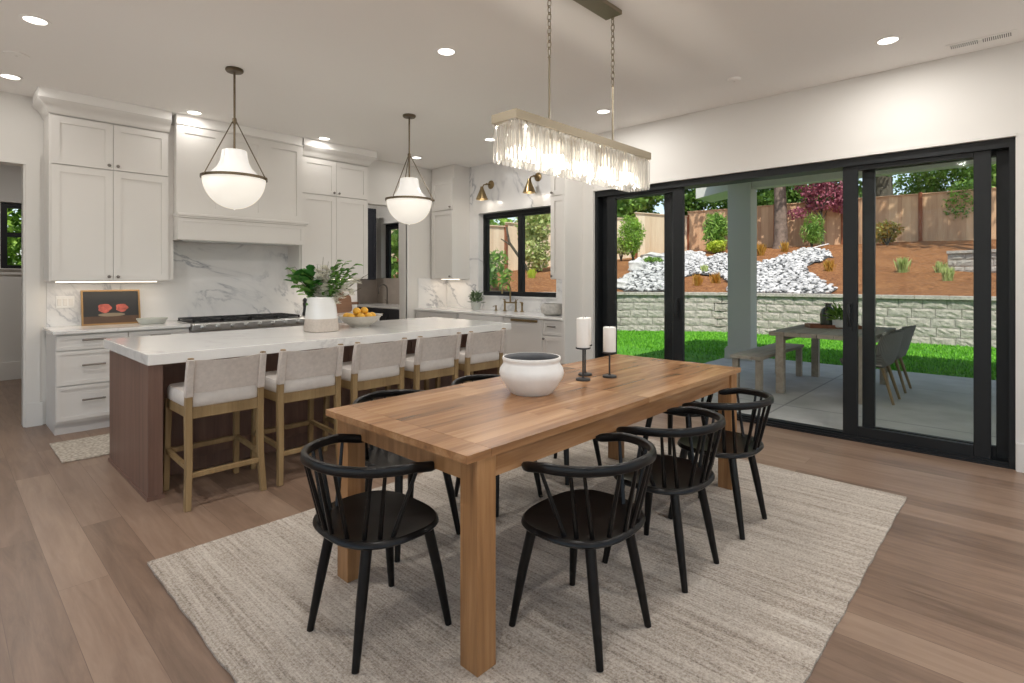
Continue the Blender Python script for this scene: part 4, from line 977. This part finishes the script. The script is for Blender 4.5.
# rock bed
POLY = [(13.29,8.65),(14.41,9.09),(15.79,9.5),(16.89,9.85),(19.79,11.0),(24.3,12.0),(23.41,11.3),(22.29,9.96),(20.3,8.95),(20.36,8.74),(21.74,8.96),(21.78,8.46),(19.5,6.85),(20.44,6.53),(22.25,6.39),(23.61,6.38),(22.57,5.29),(21.14,4.86),(20.05,5.05),(19.11,5.16),(18.03,4.71),(16.59,3.99),(15.91,3.54),(14.95,3.5),(14.62,5.9),(13.9,7.0),(13.1,8.0)]
MOUND = [(14.5,5.9),(15.78,6.2),(17.0,7.0),(17.1,7.8),(15.9,7.8),(13.7,7.2)]
def inside(x, y, P):
    c = False; j = len(P)-1
    for i in range(len(P)):
        if (P[i][1] > y) != (P[j][1] > y) and x < (P[j][0]-P[i][0])*(y-P[i][1])/(P[j][1]-P[i][1])+P[i][0]: c = not c
        j = i
    return c
cells = []; h = .16
for i in range(int(12/h)):
    for j in range(int(10/h)):
        x, y = 12.6+i*h, 3.2+j*h
        if inside(x+h/2, y+h/2, POLY) and not inside(x+h/2, y+h/2, MOUND): cells.append((x,y))
b = MB()
for x, y in cells: b.add([(x,y,gz(x,y)+.035),(x+h,y,gz(x+h,y)+.035),(x+h,y+h,gz(x+h,y+h)+.035),(x,y+h,gz(x,y+h)+.035)], [(0,1,2,3)])
tag(b.build('rock_gap_shade', M['rockbase'], None, smooth=None, recalc=False), 'dark base sheet coloured as the shade between the white river rocks', 'base sheet', None, 'stuff')  # sheet under the rocks with the gap shade put into its colour
shapes = []
for k in range(6):
    bm = bmesh.new(); bmesh.ops.create_icosphere(bm, subdivisions=1, radius=1)
    for v in bm.verts: v.co *= random.uniform(.72,1.15); v.co.z *= .62; v.co.x *= 1.15
    me = bpy.data.meshes.new('river_rock'); bm.to_mesh(me); bm.free(); me.materials.append(M['rock']); shapes.append(me)
CS, SN = math.cos(math.radians(43.37)), math.sin(math.radians(43.37))
def at(u, d): k = (u-512)/549.; return d*(CS+k*SN), d*(SN-k*CS)
rocks = []
for x, y in cells:
    for q in range(1):
        X, Y = x+h/2+random.uniform(-.06,.06), y+h/2+random.uniform(-.06,.06); r = random.choice((.055,.065,.075,.085,.1)); d = X*CS+Y*SN; u = 512+549*(X*SN-Y*CS)/d
        vis = 614 < u < 664 or 686 < u < 728 or 757 < u < 841
        rocks.append((-(r/d) if vis else 0, X, Y, r))
rocks.sort(); mb = MB()
for k, (w, X, Y, r) in enumerate(rocks):
    me = random.choice(shapes); rot = (random.uniform(-.4,.4),random.uniform(-.4,.4),random.uniform(0,6.28)); loc = (X,Y,gz(X,Y)+.045+r*.3)
    if k < 300:
        o = bpy.data.objects.new('river_rock', me); COL.objects.link(o); o.location = loc; o.rotation_euler = rot; o.scale = (r,r,r)
        tag(o, 'white river rock in the rock bed behind the block wall', 'rock', 'white river rocks on the slope')
    else:
        Mx = Matrix.Translation(loc)@(Matrix.Rotation(rot[2],4,'Z')@Matrix.Rotation(rot[0],4,'X')@Matrix.Rotation(rot[1],4,'Y'))@Matrix.Scale(r,4)
        mb.add([Mx@v.co for v in me.vertices], [tuple(p.vertices) for p in me.polygons])
tag(mb.build('river_rocks', M['rocks'], None, smooth=None, recalc=False), 'the smaller and farther white river rocks of the rock bed', 'rocks', None, 'stuff')
def boulder(x, y, sx, sy, sz, label):
    bm = bmesh.new(); bmesh.ops.create_icosphere(bm, subdivisions=3, radius=1)
    for v in bm.verts:
        n = v.co.normalized(); v.co *= 1+.16*math.sin(n.x*4+x)*math.cos(n.y*5+y)+.1*math.sin(n.z*7+n.x*3); v.co = Vector((v.co.x*sx,v.co.y*sy,v.co.z*sz))
    me = bpy.data.meshes.new('boulder'); bm.to_mesh(me); bm.free(); me.materials.append(M['bolder']); me.polygons.foreach_set('use_smooth',[True]*len(me.polygons)); me.set_sharp_from_angle(angle=.5)
    o = bpy.data.objects.new('boulder', me); COL.objects.link(o); o.location = (x,y,gz(x,y)+sz*.35); tag(o, label, 'boulder')
boulder(16.5,9.65,.34,.3,.30,'large pale boulder at the edge of the rock bed under the bright shrub')
boulder(19.2,10.6,.55,.4,.22,'flat pale boulder at the top of the rock bed near the fence corner')
boulder(13.55,8.45,.3,.26,.2,'low pale boulder at the lower end of the rock bed above the wall')

x, y = at(812, 21.2); x2, y2 = at(831, 21.5)
tag(MB().tube([(x,y,gz(x,y)+.05),((x+x2)/2,(y+y2)/2,(gz(x,y)+.05+2.71)/2+.01),(x2,y2,2.71)], .022, 8).build('wooden_stake', M['trimw']), 'pale wooden stake propped on the rock bed below the plum tree', 'stake')
# fence
FL = [(26.7,-6.5),(26.3,3.0),(25.6,8.1),(24.95,11.9),(21.9,12.95),(15.7,15.2),(9.0,16.6),(4,17.5)]
def fence(name, line, matb, label, H=1.85, px=0.0):
    t = thing(name, label, 'fence', (line[0][0],line[0][1],0)); ox, oy = line[0]
    for (x0,y0),(x1,y1) in zip(line, line[1:]):
        L = math.hypot(x1-x0,y1-y0); nb = max(1,round(L/2.4)); dx, dy = (x1-x0)/L, (y1-y0)/L; nx_, ny_ = -dy, dx
        if nx_ > 0 or (abs(nx_) < .3 and ny_ > 0): nx_, ny_ = -nx_, -ny_
        for k in range(nb):
            s0, s1 = L*k/nb, L*(k+1)/nb; z = min(gz(x0+dx*s0,y0+dy*s0), gz(x0+dx*s1,y0+dy*s1)); zt = gz(x0+dx*(s0+s1)/2,y0+dy*(s0+s1)/2)+H
            zz0 = gz(x0+dx*s0,y0+dy*s0)
            MB().box(x0-ox+dx*s0-.06+nx_*.03,x0-ox+dx*s0+.06+nx_*.03,y0-oy+dy*s0-.06+ny_*.03,y0-oy+dy*s0+.06+ny_*.03,zz0-.1,zt+.06).build('post', M['post'], t, smooth=None)
            b = MB(); s = s0+.02; kk = 0
            while s < s1-.02:
                e = min(s+.14, s1-.02); kk += 1; q = []; o0 = .008*(kk%2)
                for ss, o_ in ((s,.012),(e+.004,.012),(e+.004,-.012),(s,-.012)): q.append((x0-ox+dx*ss+nx_*(o_+o0),y0-oy+dy*ss+ny_*(o_+o0)))
                b.prism(q, z-.05, zt-.02); s = e
            b.build('board_panel', matb, t, smooth=None)
            q = [(x0-ox+dx*ss+nx_*o_,y0-oy+dy*ss+ny_*o_) for ss, o_ in ((s0,.07),(s1,.07),(s1,-.07),(s0,-.07))]
            MB().prism(q, zt-.02, zt+.02).build('cap_rail', matb, t, smooth=None)
fence('wooden_fence', FL[:4], M['cedar'], 'tall tan cedar fence along the top of the mulch slope')
fence('wooden_fence', FL[3:], M['cedar2'], 'tall pinkish cedar fence running towards the house beyond the kitchen window')

# vegetation
def cloud(blobs, n, size, asp=.6, var=.35, flat=.0):
    """leaf cloud: blobs (x,y,z,rx,ry,rz); leaves spread through the outer half of each blob"""
    b = MB(); w = np.array([q[3]*q[4]*q[5] for q in blobs])**(2/3); w = w/w.sum(); idx = RNG.choice(len(blobs), n, p=w)
    d = RNG.normal(size=(n,3)); d /= np.linalg.norm(d,axis=1)[:,None]; rad = RNG.uniform(.45,1.05,n)**.7
    B = np.array(blobs)[idx]; P = B[:,:3]+d*rad[:,None]*B[:,3:]
    a = RNG.normal(size=(n,3)); a /= np.linalg.norm(a,axis=1)[:,None]; c = np.cross(a, RNG.normal(size=(n,3))); c /= np.linalg.norm(c,axis=1)[:,None]
    s = size*(1+var*RNG.normal(size=n)).clip(.4,2)
    V = np.stack([P-a*s[:,None]*.5, P+c*(s*asp*.5)[:,None], P+a*s[:,None]*.5, P-c*(s*asp*.5)[:,None]], 1).reshape(-1,3)
    b.v = [tuple(q) for q in V]; b.f = [(4*i,4*i+1,4*i+2,4*i+3) for i in range(n)]; return b
def blobs(x, y, z0, z1, r, n, sq=.62):
    out = []
    for k in range(n):
        f = random.uniform(0,1); a = random.uniform(0,6.28); rr = r*math.sqrt(random.uniform(0,.6))*(1-.45*abs(2*f-1))
        out.append((x+rr*math.cos(a),y+rr*math.sin(a),z0+(z1-z0)*f,r*random.uniform(.35,.55),r*random.uniform(.35,.55),r*random.uniform(.28,.45)))
    return out
def tree(name, label, x, y, z0, z1, r, nl, size, leafm, trunk_r=.12, barkm='bark2', nb=12, group=None, cat='tree', zg=None):
    zg = gz(x,y) if zg is None else zg; t = thing(name, label, cat, (x,y,zg), 0, group)
    MB().tube([(0,0,-.1),(.04,.02,(z0-zg)*.5),(0,0,z0-zg),(.05,.05,(z0+z1)/2-zg)], [trunk_r*1.25,trunk_r,trunk_r*.9,trunk_r*.5], 10).build('trunk', M[barkm], t)
    cloud([(q[0]-x,q[1]-y,q[2]-zg,q[3],q[4],q[5]) for q in blobs(x,y,z0,z1,r,nb)], nl, size).build('crown', M[leafm], t, smooth=None, recalc=False)
    return t
GT = 'trees standing beyond the wooden fence'
def T(u, d, z0, z1, r, nl, size, lm, label, **k): x, y = at(u, d); z0 -= .7; r *= 1.2; nl = int(nl*1.9); k.setdefault('nb', 22); tree('tree', label, x, y, z0, z1, r, nl, size, lm, group=GT, **k)
T(634,33,4.6,8.2,2.1,5200,.26,'leafmid','leafy green tree beyond the fence above the bright shrub')
T(601,30,4.2,7.5,1.8,3000,.26,'leafmid','green tree beyond the fence behind the far edge of the patio doors')
T(702,33,4.2,10,1.9,6500,.24,'leafdark','dark drooping evergreen beyond the fence above the rhododendron')
T(727,36,4.4,9,2.0,4500,.26,'leafmid','lighter green tree beyond the fence behind the porch column')
T(762,33,4.2,9.5,1.9,4500,.24,'leafdark','dark evergreen beyond the fence beside the thick bare trunk')
T(806,32,4.0,9.5,2.0,5200,.24,'leafdark','dark evergreen beyond the fence behind the plum tree')
T(848,35,4.4,6.5,1.4,1800,.22,'leafmid','low green tree beyond the fence behind the door stile')
T(957,31,4.6,10,2.3,9000,.19,'leafmid','broad bright maple beyond the fence behind the young sapling')
T(1010,31,4.4,10,2.0,3200,.27,'leafmid','green tree beyond the fence at the far edge of the doors')
T(908,36,4.2,5.9,1.3,1500,.22,'leafmid','small tree top showing over the fence beside a dark trunk')
T(497,27,2.8,4.2,1.6,3800,.22,'leafbright','bright green tree topping the fence outside the kitchen window')
T(545,30,2.8,4.8,1.6,3000,.22,'leafmid','green tree over the fence beyond the kitchen window, sash side')
def bigtrunk(u, d, r, label, barkm='bark', z1=13, crown=True):
    x, y = at(u, d); zg = gz(x,y); t = thing('conifer', label, 'tree', (x,y,zg)); rs = [r*1.5,r*1.12,r,r*.85,r*.5]
    MB().tube([(0,0,-.1),(0,0,.35),(-.04,0,1.6),(-.08,.05,4),(0,0,z1-zg)], rs, 16).build('trunk', M[barkm], t)
    if crown: cloud([(q[0],q[1],q[2],q[3],q[4],q[5]) for q in blobs(0,0,4.6,z1-zg,3.3,18)], 2300, .26).build('crown', M['leafdark'], t, smooth=None, recalc=False)
bigtrunk(783, 22.8, .24, 'thick grey-brown conifer trunk standing in the mulch before the fence')
bigtrunk(887, 30, .5, 'dark broad conifer trunk rising beyond the fence', 'bark2')
bigtrunk(742, 23.4, .16, 'slim conifer standing behind the porch column', 'bark2', 11)
t = tree('shade_tree', 'tall tree beside the upper block wall, behind the door frame', 21.6, .35, 8.0, 13, 2.6, 1700, .3, 'leafmid', .14, 'bark2', 18)
# plum tree
x, y = at(825, 22.3); zg = gz(x,y); t = thing('plum_tree', 'purple-leaved plum tree before the fence above the rock bed', 'tree', (x,y,zg))
b = MB(); b.tube([(0,0,-.1),(.03,0,.6),(0,.05,1.3),(.05,0,2.2)], [.06,.05,.045,.03], 10)
for k in range(7): a = k*.9; b.tube([(0,.03,.9+.12*k),(.5*math.cos(a),.5*math.sin(a),1.4+.16*k),(.9*math.cos(a),.9*math.sin(a),1.7+.2*k)], [.025,.018,.008], 6)
b.build('trunk', M['bark2'], t)
cloud([(0,0,2.0,.8,.8,.6),(.4,-.4,2.5,.7,.7,.6),(-.3,.3,2.6,.7,.7,.6),(0,0,3.2,.7,.7,.5),(-.55,.75,1.35,.45,.45,.25),(.5,-.6,1.8,.5,.5,.45),(.3,-.5,3.3,.6,.6,.5)], 3400, .13).build('crown', M['leafpur'], t, smooth=None, recalc=False)
def shrub(u, d, w, h, n, size, lm, label, name='shrub', asp=.45, cat='shrub', lift=.0):
    x, y = at(u, d); zg = gz(x,y); t = thing(name, label, cat, (x,y,zg)); b = MB()
    for k in range(9): a = k*2.4; b.tube([(0,0,-.03),(w*.3*math.cos(a),w*.3*math.sin(a),h*.45),(w*.55*math.cos(a),w*.55*math.sin(a),h*.8)], [.018,.012,.005], 6)
    b.build('stems', M['bark2'], t)
    bl = [(random.uniform(-.5,.5)*w,random.uniform(-.5,.5)*w,h*random.uniform(.3,.8)+lift,w*.5,w*.5,h*.3) for k in range(8)]
    cloud(bl, n, size, asp).build('foliage', M[lm], t, smooth=None, recalc=False)
shrub(634, 21.3, .65, 1.65, 4600, .10, 'leafbright', 'bright green upright shrub before the fence behind the large boulder', asp=.32)
shrub(622, 21.6, .4, 1.0, 700, .10, 'tuft', 'pale feathery shrub beside the bright green upright one')
shrub(716, 23.2, .66, 1.65, 1500, .26, 'leafmid', 'rhododendron with long leaves before the fence behind the porch column', asp=.2)
shrub(719, 22.5, .65, .5, 1200, .11, 'leafyel', 'low yellow-green shrub at the foot of the rhododendron')
shrub(814, 21.8, .42, 1.35, 1500, .2, 'leafmid', 'upright grassy green shrub below the plum tree', asp=.12)
shrub(890, 20.6, .6, .85, 1500, .12, 'leaforg', 'rounded shrub with orange tips in the mulch before the fence')
shrub(650, 20.0, .5, .25, 600, .10, 'leafmid', 'low green ground cover beside the large boulder')
def tuft(u, d, h, n, lm, label):
    x, y = at(u, d); zg = gz(x,y); b = MB()
    for k in range(int(n*1.6)):
        a = random.uniform(0,6.28); l = h*1.1*random.uniform(.5,1.0); o_ = random.uniform(.02,.38)*h; w = .0055; bx, by = random.gauss(0,.045), random.gauss(0,.045)
        b.add([(bx-w*math.sin(a),by+w*math.cos(a),-.02),(bx+w*math.sin(a),by-w*math.cos(a),-.02),(bx+o_*.4*math.cos(a)+w*.7*math.sin(a),by+o_*.4*math.sin(a)-w*.7*math.cos(a),l*.7),(bx+o_*math.cos(a),by+o_*math.sin(a),l)], [(0,1,2),(0,2,3)])
    o = b.build('grass_tuft', M[lm], None, smooth=None, recalc=False); o.location = (x,y,zg); tag(o, label, 'ornamental grass')
tuft(699,15.9,.34,70,'tufto','rusty grass tuft on the mulch mound nearer the fence corner')
tuft(706,18.0,.3,60,'tuft','pale grass tuft behind the mulch mound')
tuft(717,16.2,.34,70,'tufto','rusty grass tuft on the mulch mound beside the porch column')
tuft(763,20.8,.45,110,'tufto','golden grass tuft in the mulch before the thick trunk')
tuft(787,21.3,.4,90,'tufto','golden grass tuft at the foot of the thick trunk')
tuft(832,16.6,.36,100,'tufto','golden grass tuft in the mulch beside the rock bed tip')
tuft(906,15.6,.42,130,'tuft','pale green grass tuft alone in the mulch below the orange shrub')
tuft(944,15.0,.32,90,'tuft','pale green grass tuft beside the upper block wall stub')
tuft(951,13.2+.8,.36,110,'tuft','pale green grass tuft below the upper block wall stub')
tuft(532,17.5,.3,120,'leafyel','yellow-green tuft in the mulch outside the kitchen window')
x, y = at(964, 20.6); zg = gz(x,y); t = thing('sapling', 'slender young sapling with light leaves before the tan fence', 'tree', (x,y,zg))
b = MB(); b.tube([(0,0,-.05),(.02,0,.6),(0,.02,1.3),(.02,0,2.0)], [.03,.026,.02,.008], 8)
for k in range(7): a = k*2.4; b.tube([(0,0,.6+.16*k),(.3*math.cos(a),.3*math.sin(a),.85+.17*k),(.5*math.cos(a),.5*math.sin(a),1.1+.15*k)], [.012,.008,.004], 6)
b.build('trunk', M['bark'], t)
cloud([(0,0,1.35,.62,.62,.75),(.1,-.2,1.8,.5,.5,.4)], 1500, .11).build('crown', M['leafmid'], t, smooth=None, recalc=False)
# outside the kitchen window
shrub(487, 14.2, .6, 1.15, 900, .15, 'leafmid', 'leafy green shrub outside the corner of the kitchen window')
x, y = at(538, 20.0); tree('young_tree', 'bushy young tree with pale leaves outside the kitchen window', x, y, gz(x,y)+.3, gz(x,y)+2.9, 1.0, 4200, .13, 'tuft', .05, 'bark2', 20)
x, y = at(517, 20.5); zg = gz(x,y); t = thing('leaning_trunk', 'thin bare leaning trunk before the fence outside the kitchen window', 'tree', (x,y,zg))
MB().tube([(.35,-.35,-.05),(.1,-.1,.5),(-.2,.2,1.1),(-.28,.28,1.7)], [.07,.055,.05,.03], 8).build('trunk', M['bark2'], t); MB().tube([(-.15,.15,1.0),(-.45,.4,1.25)],[.04,.02],8).build('branch', M['bark2'], t)
# beyond pantry and hall windows
tree('hedge_tree', 'dense green tree filling the pantry window', 9.6, 13.4, .4, 4.5, 1.9, 4200, .2, 'leafmid', .1, 'bark2', 16, zg=-.06)
for x, z in ((0.4,'leafbright'),(1.9,'leafmid')): tree('hedge_tree', 'dense green tree filling the hall window, %s' % ('lighter one' if x < 1 else 'darker one'), x, 13.6, .3, 4.6, 1.9, 9000, .13, z, .1, 'bark2', 16, zg=-.06)
# neighbour house
x, y = at(622, 47); t = thing('neighbor_house', 'neighbouring house with a low brown hip roof beyond the fence', 'house', (x,y,1.5), .5)
MB().box(-4,4,-3,3,0,3.1).build('walls', M['siding'], t, smooth=None)
MB().add([(-4.6,-3.6,3.0),(4.6,-3.6,3.0),(4.6,3.6,3.0),(-4.6,3.6,3.0),(-1.5,0,5.1),(1.5,0,5.1)], [(0,1,5,4),(1,2,5),(2,3,4,5),(3,0,4),(3,2,1,0)]).build('roof', M['roof'], t, smooth=None)

# porch
t = thing('porch_roof', 'flat white porch roof with a deep beam over the patio', 'roof', (0,0,0))
MB().box(5.80,10.35,-5.5,4.1,3.16,3.34).build('roof_deck', M['exwhite'], t, smooth=None)
MB().box(9.54,9.76,-5.5,3.40,2.905,3.16).build('beam', M['exwhite'], t, smooth=None)
MB().box(10.35,10.40,-5.5,4.15,3.12,3.36).build('fascia', M['exwhite'], t, smooth=None)
b = MB(); b.add([(9.6,3.80,2.92),(9.6,4.42,2.83),(9.6,4.42,3.16),(9.6,3.80,3.16),(10.3,3.80,2.92),(10.3,4.42,2.83),(10.3,4.42,3.16),(10.3,3.80,3.16)],[(0,1,2,3),(4,7,6,5),(0,4,5,1),(1,5,6,2),(2,6,7,3),(3,7,4,0)]); b.build('eave_return', M['exwhite'], t, smooth=None)
t = thing('porch_column', 'square grey porch column with a stepped base at the patio corner', 'column', (9.65,3.60,-.03))
MB().box(-.15,.15,-.195,.195,.2,3.188).build('shaft', M['exgrey'], t, smooth=None, bev=.004)
MB().box(-.19,.19,-.235,.235,0,.18).box(-.175,.175,-.22,.22,.18,.21).build('base', M['exgrey'], t, smooth=None, bev=.004)

# patio furniture
PZ = -.03
t = thing('patio_table', 'weathered grey wooden patio table outside the sliding doors', 'table', (7.87,1.78,PZ))
b = MB()
for k in range(6): b.box(-.83,.83,-.53+k*.1767,-.53+(k+1)*.1767-.005,.70,.75)
b.build('tabletop', M['patw'], t, smooth=None, bev=.003)
for s in (-1,1): MB().box(-.70,.70,s*.44-.012,s*.44+.012,.62,.70).build('apron', M['patw'], t, smooth=None)
for sx in (-1,1):
    for sy in (-1,1): MB().box(sx*.76-.045,sx*.76+.045,sy*.41-.045,sy*.41+.045,0,.70).build('leg', M['patw'], t, smooth=None, bev=.004)
t = thing('patio_bench', 'weathered grey wooden bench beside the patio table', 'bench', (7.70,2.51,PZ))
b = MB()
for k in range(3): b.box(-.88,.88,-.185+k*.1245,-.185+(k+1)*.1245-.004,.41,.45)
b.build('seat', M['patw'], t, smooth=None, bev=.003)
for sx in (-1,1):
    for sy in (-1,1): MB().box(sx*.80-.04,sx*.80+.04,sy*.14-.035,sy*.14+.035,0,.41).build('leg', M['patw'], t, smooth=None, bev=.004)
def make_pchair():
    t = thing('wicker_chair', '', 'chair', (0,0,PZ), 0, 'woven chairs at the patio table')
    prof = [(.27,.40),(.15,.405),(0,.40),(-.13,.405),(-.2,.44),(-.235,.54),(-.27,.68),(-.31,.82)]
    nu = 16; rows = []
    for sgn in (0,1):
        row = []
        for j, (y, z) in enumerate(prof):
            f = j/(len(prof)-1)
            for i in range(nu+1):
                u = -1+2*i/nu; w = .30-.02*f; a = abs(u)
                lift = (.24*max(0,(a-.62)/.38)**1.3)*(1-f)**.6 if f < .7 else 0
                wrap = .17*a**2.2*min(1,max(0,(f-.45)/.3)); top = -.05*a**2*f
                row.append((u*w, y+wrap+(.014*sgn*min(1,f*1.4)), z+lift*(.25+.75*min(1,f*2.2))+top+.014*sgn*(1-f)))
        rows.append(row)
    m = nu+1; N = len(rows[0]); fs = []; nr = len(prof)
    for j in range(nr-1):
        for i in range(nu): a = j*m+i; fs += [(a,a+1,a+m+1,a+m),(N+a,N+a+m,N+a+m+1,N+a+1)]
    for i in range(nu): a = i; fs.append((a,N+a,N+a+1,a+1)); a = (nr-1)*m+i; fs.append((a,a+1,N+a+1,N+a))
    for j in range(nr-1): a = j*m; fs.append((a,a+m,N+a+m,N+a)); a += nu; fs.append((a,N+a,N+a+m,a+m))
    MB().add(rows[0]+rows[1], fs).build('shell', M['wicker'], t, smooth=50)
    MB().box(-.22,.22,-.13,.22,.415,.465).build('seat_cushion', M['cream'], t, smooth=None, bev=.015)
    for sx in (-1,1):
        MB().tube([(sx*.16,.17,.41),(sx*.21,.24,0)], [.02,.014], 10).build('leg', M['teakleg'], t); MB().tube([(sx*.15,-.12,.40),(sx*.2,-.23,0)], [.02,.014], 10).build('leg', M['teakleg'], t)
    return t
pc = make_pchair(); pc.location = (7.48,1.30,PZ); pc['label'] = 'grey woven patio chair with wooden legs, nearer the sliding doors'
dup(pc, (8.32,1.30,PZ), 0, 'grey woven patio chair with wooden legs, farther from the sliding doors')
zt = PZ+.75
t = thing('wooden_tray', 'long reddish wooden tray on the patio table', 'tray', (8.12,1.86,zt), .5)
MB().box(-.14,.14,-.30,.30,0,.012).build('base', M['tray'], t, smooth=None); b = MB()
b.box(-.14,-.128,-.30,.30,.012,.045); b.box(.128,.14,-.30,.30,.012,.045); b.box(-.128,.128,-.30,-.288,.012,.045); b.box(-.128,.128,.288,.30,.012,.045); b.build('rim', M['tray'], t, smooth=None)
t = thing('potted_fern', 'green fern in a white pot on the patio table tray', 'plant', (8.07,1.76,zt+.013))
MB().lathe([(.07,0),(.085,.01),(.09,.10),(.083,.10),(.075,.085),(.0005,.085)], 24).build('pot', M['pebw'], t)
b = MB()
for k in range(130):
    a = random.uniform(0,6.28); r = random.uniform(0,.08); add_leaf(b, (r*math.cos(a),r*math.sin(a),.09+random.uniform(0,.12)), random.uniform(.09,.16), a, random.uniform(.1,1.3), random.uniform(-.4,.4), .16)
b.build('foliage', M['leafmid'], t, smooth=None, recalc=False)
t = thing('glass_bottle', 'dark olive glass bottle on the patio table tray behind the fern', 'bottle', (8.21,1.93,zt+.013))
MB().lathe([(.08,0),(.095,.02),(.1,.15),(.08,.22),(.04,.255),(.035,.29),(.05,.30),(.05,.305),(.0005,.304)], 24).build('body', M['bottle'], t)

# ------------------------------------------------------------------ sun, sky, camera
s = bpy.data.lights.new('sun', 'SUN'); s.energy = 5.0; s.angle = math.radians(.6); s.color = (1,.95,.87)
so = bpy.data.objects.new('sun', s); COL.objects.link(so); so.rotation_euler = Vector((.54,.35,-1)).to_track_quat('-Z','Y').to_euler(); so.location = (0,0,12)
w = bpy.data.worlds.new('sky'); SC.world = w; w.use_nodes = True; nt = w.node_tree; bg = nt.nodes['Background']
sk = nt.nodes.new('ShaderNodeTexSky'); sk.sky_type = 'NISHITA'; sk.sun_disc = False; sk.sun_elevation = math.radians(57); sk.sun_rotation = math.radians(240); sk.air_density = 1.0; sk.dust_density = .6; sk.ozone_density = 1.2
hs = nt.nodes.new('ShaderNodeHueSaturation'); hs.inputs['Saturation'].default_value = .7; nt.links.new(sk.outputs[0], hs.inputs['Color']); nt.links.new(hs.outputs[0], bg.inputs[0]); bg.inputs[1].default_value = .20
cam = bpy.data.cameras.new('camera'); co = bpy.data.objects.new('camera', cam); COL.objects.link(co)
FP = 549.6/1.009
cam.sensor_width = 36; cam.lens = FP/1024*36; cam.shift_y = -((341.5-(341.5+(277.1-341.5)/1.009))/1024); cam.clip_start = .05; cam.clip_end = 300
co.location = (0,0,1.38); co.rotation_euler = (PI/2,0,math.radians(43.37-90)); SC.camera = co
SC.view_settings.view_transform = 'Standard'; SC.view_settings.look = 'None'; SC.view_settings.gamma = 1; SC.view_settings.exposure = 0.0; SC.view_settings.use_curve_mapping = False
SC.cycles.max_bounces = 10; SC.cycles.transparent_max_bounces = 24; SC.cycles.sample_clamp_indirect = 6; SC.cycles.caustics_reflective = False; SC.cycles.caustics_refractive = False
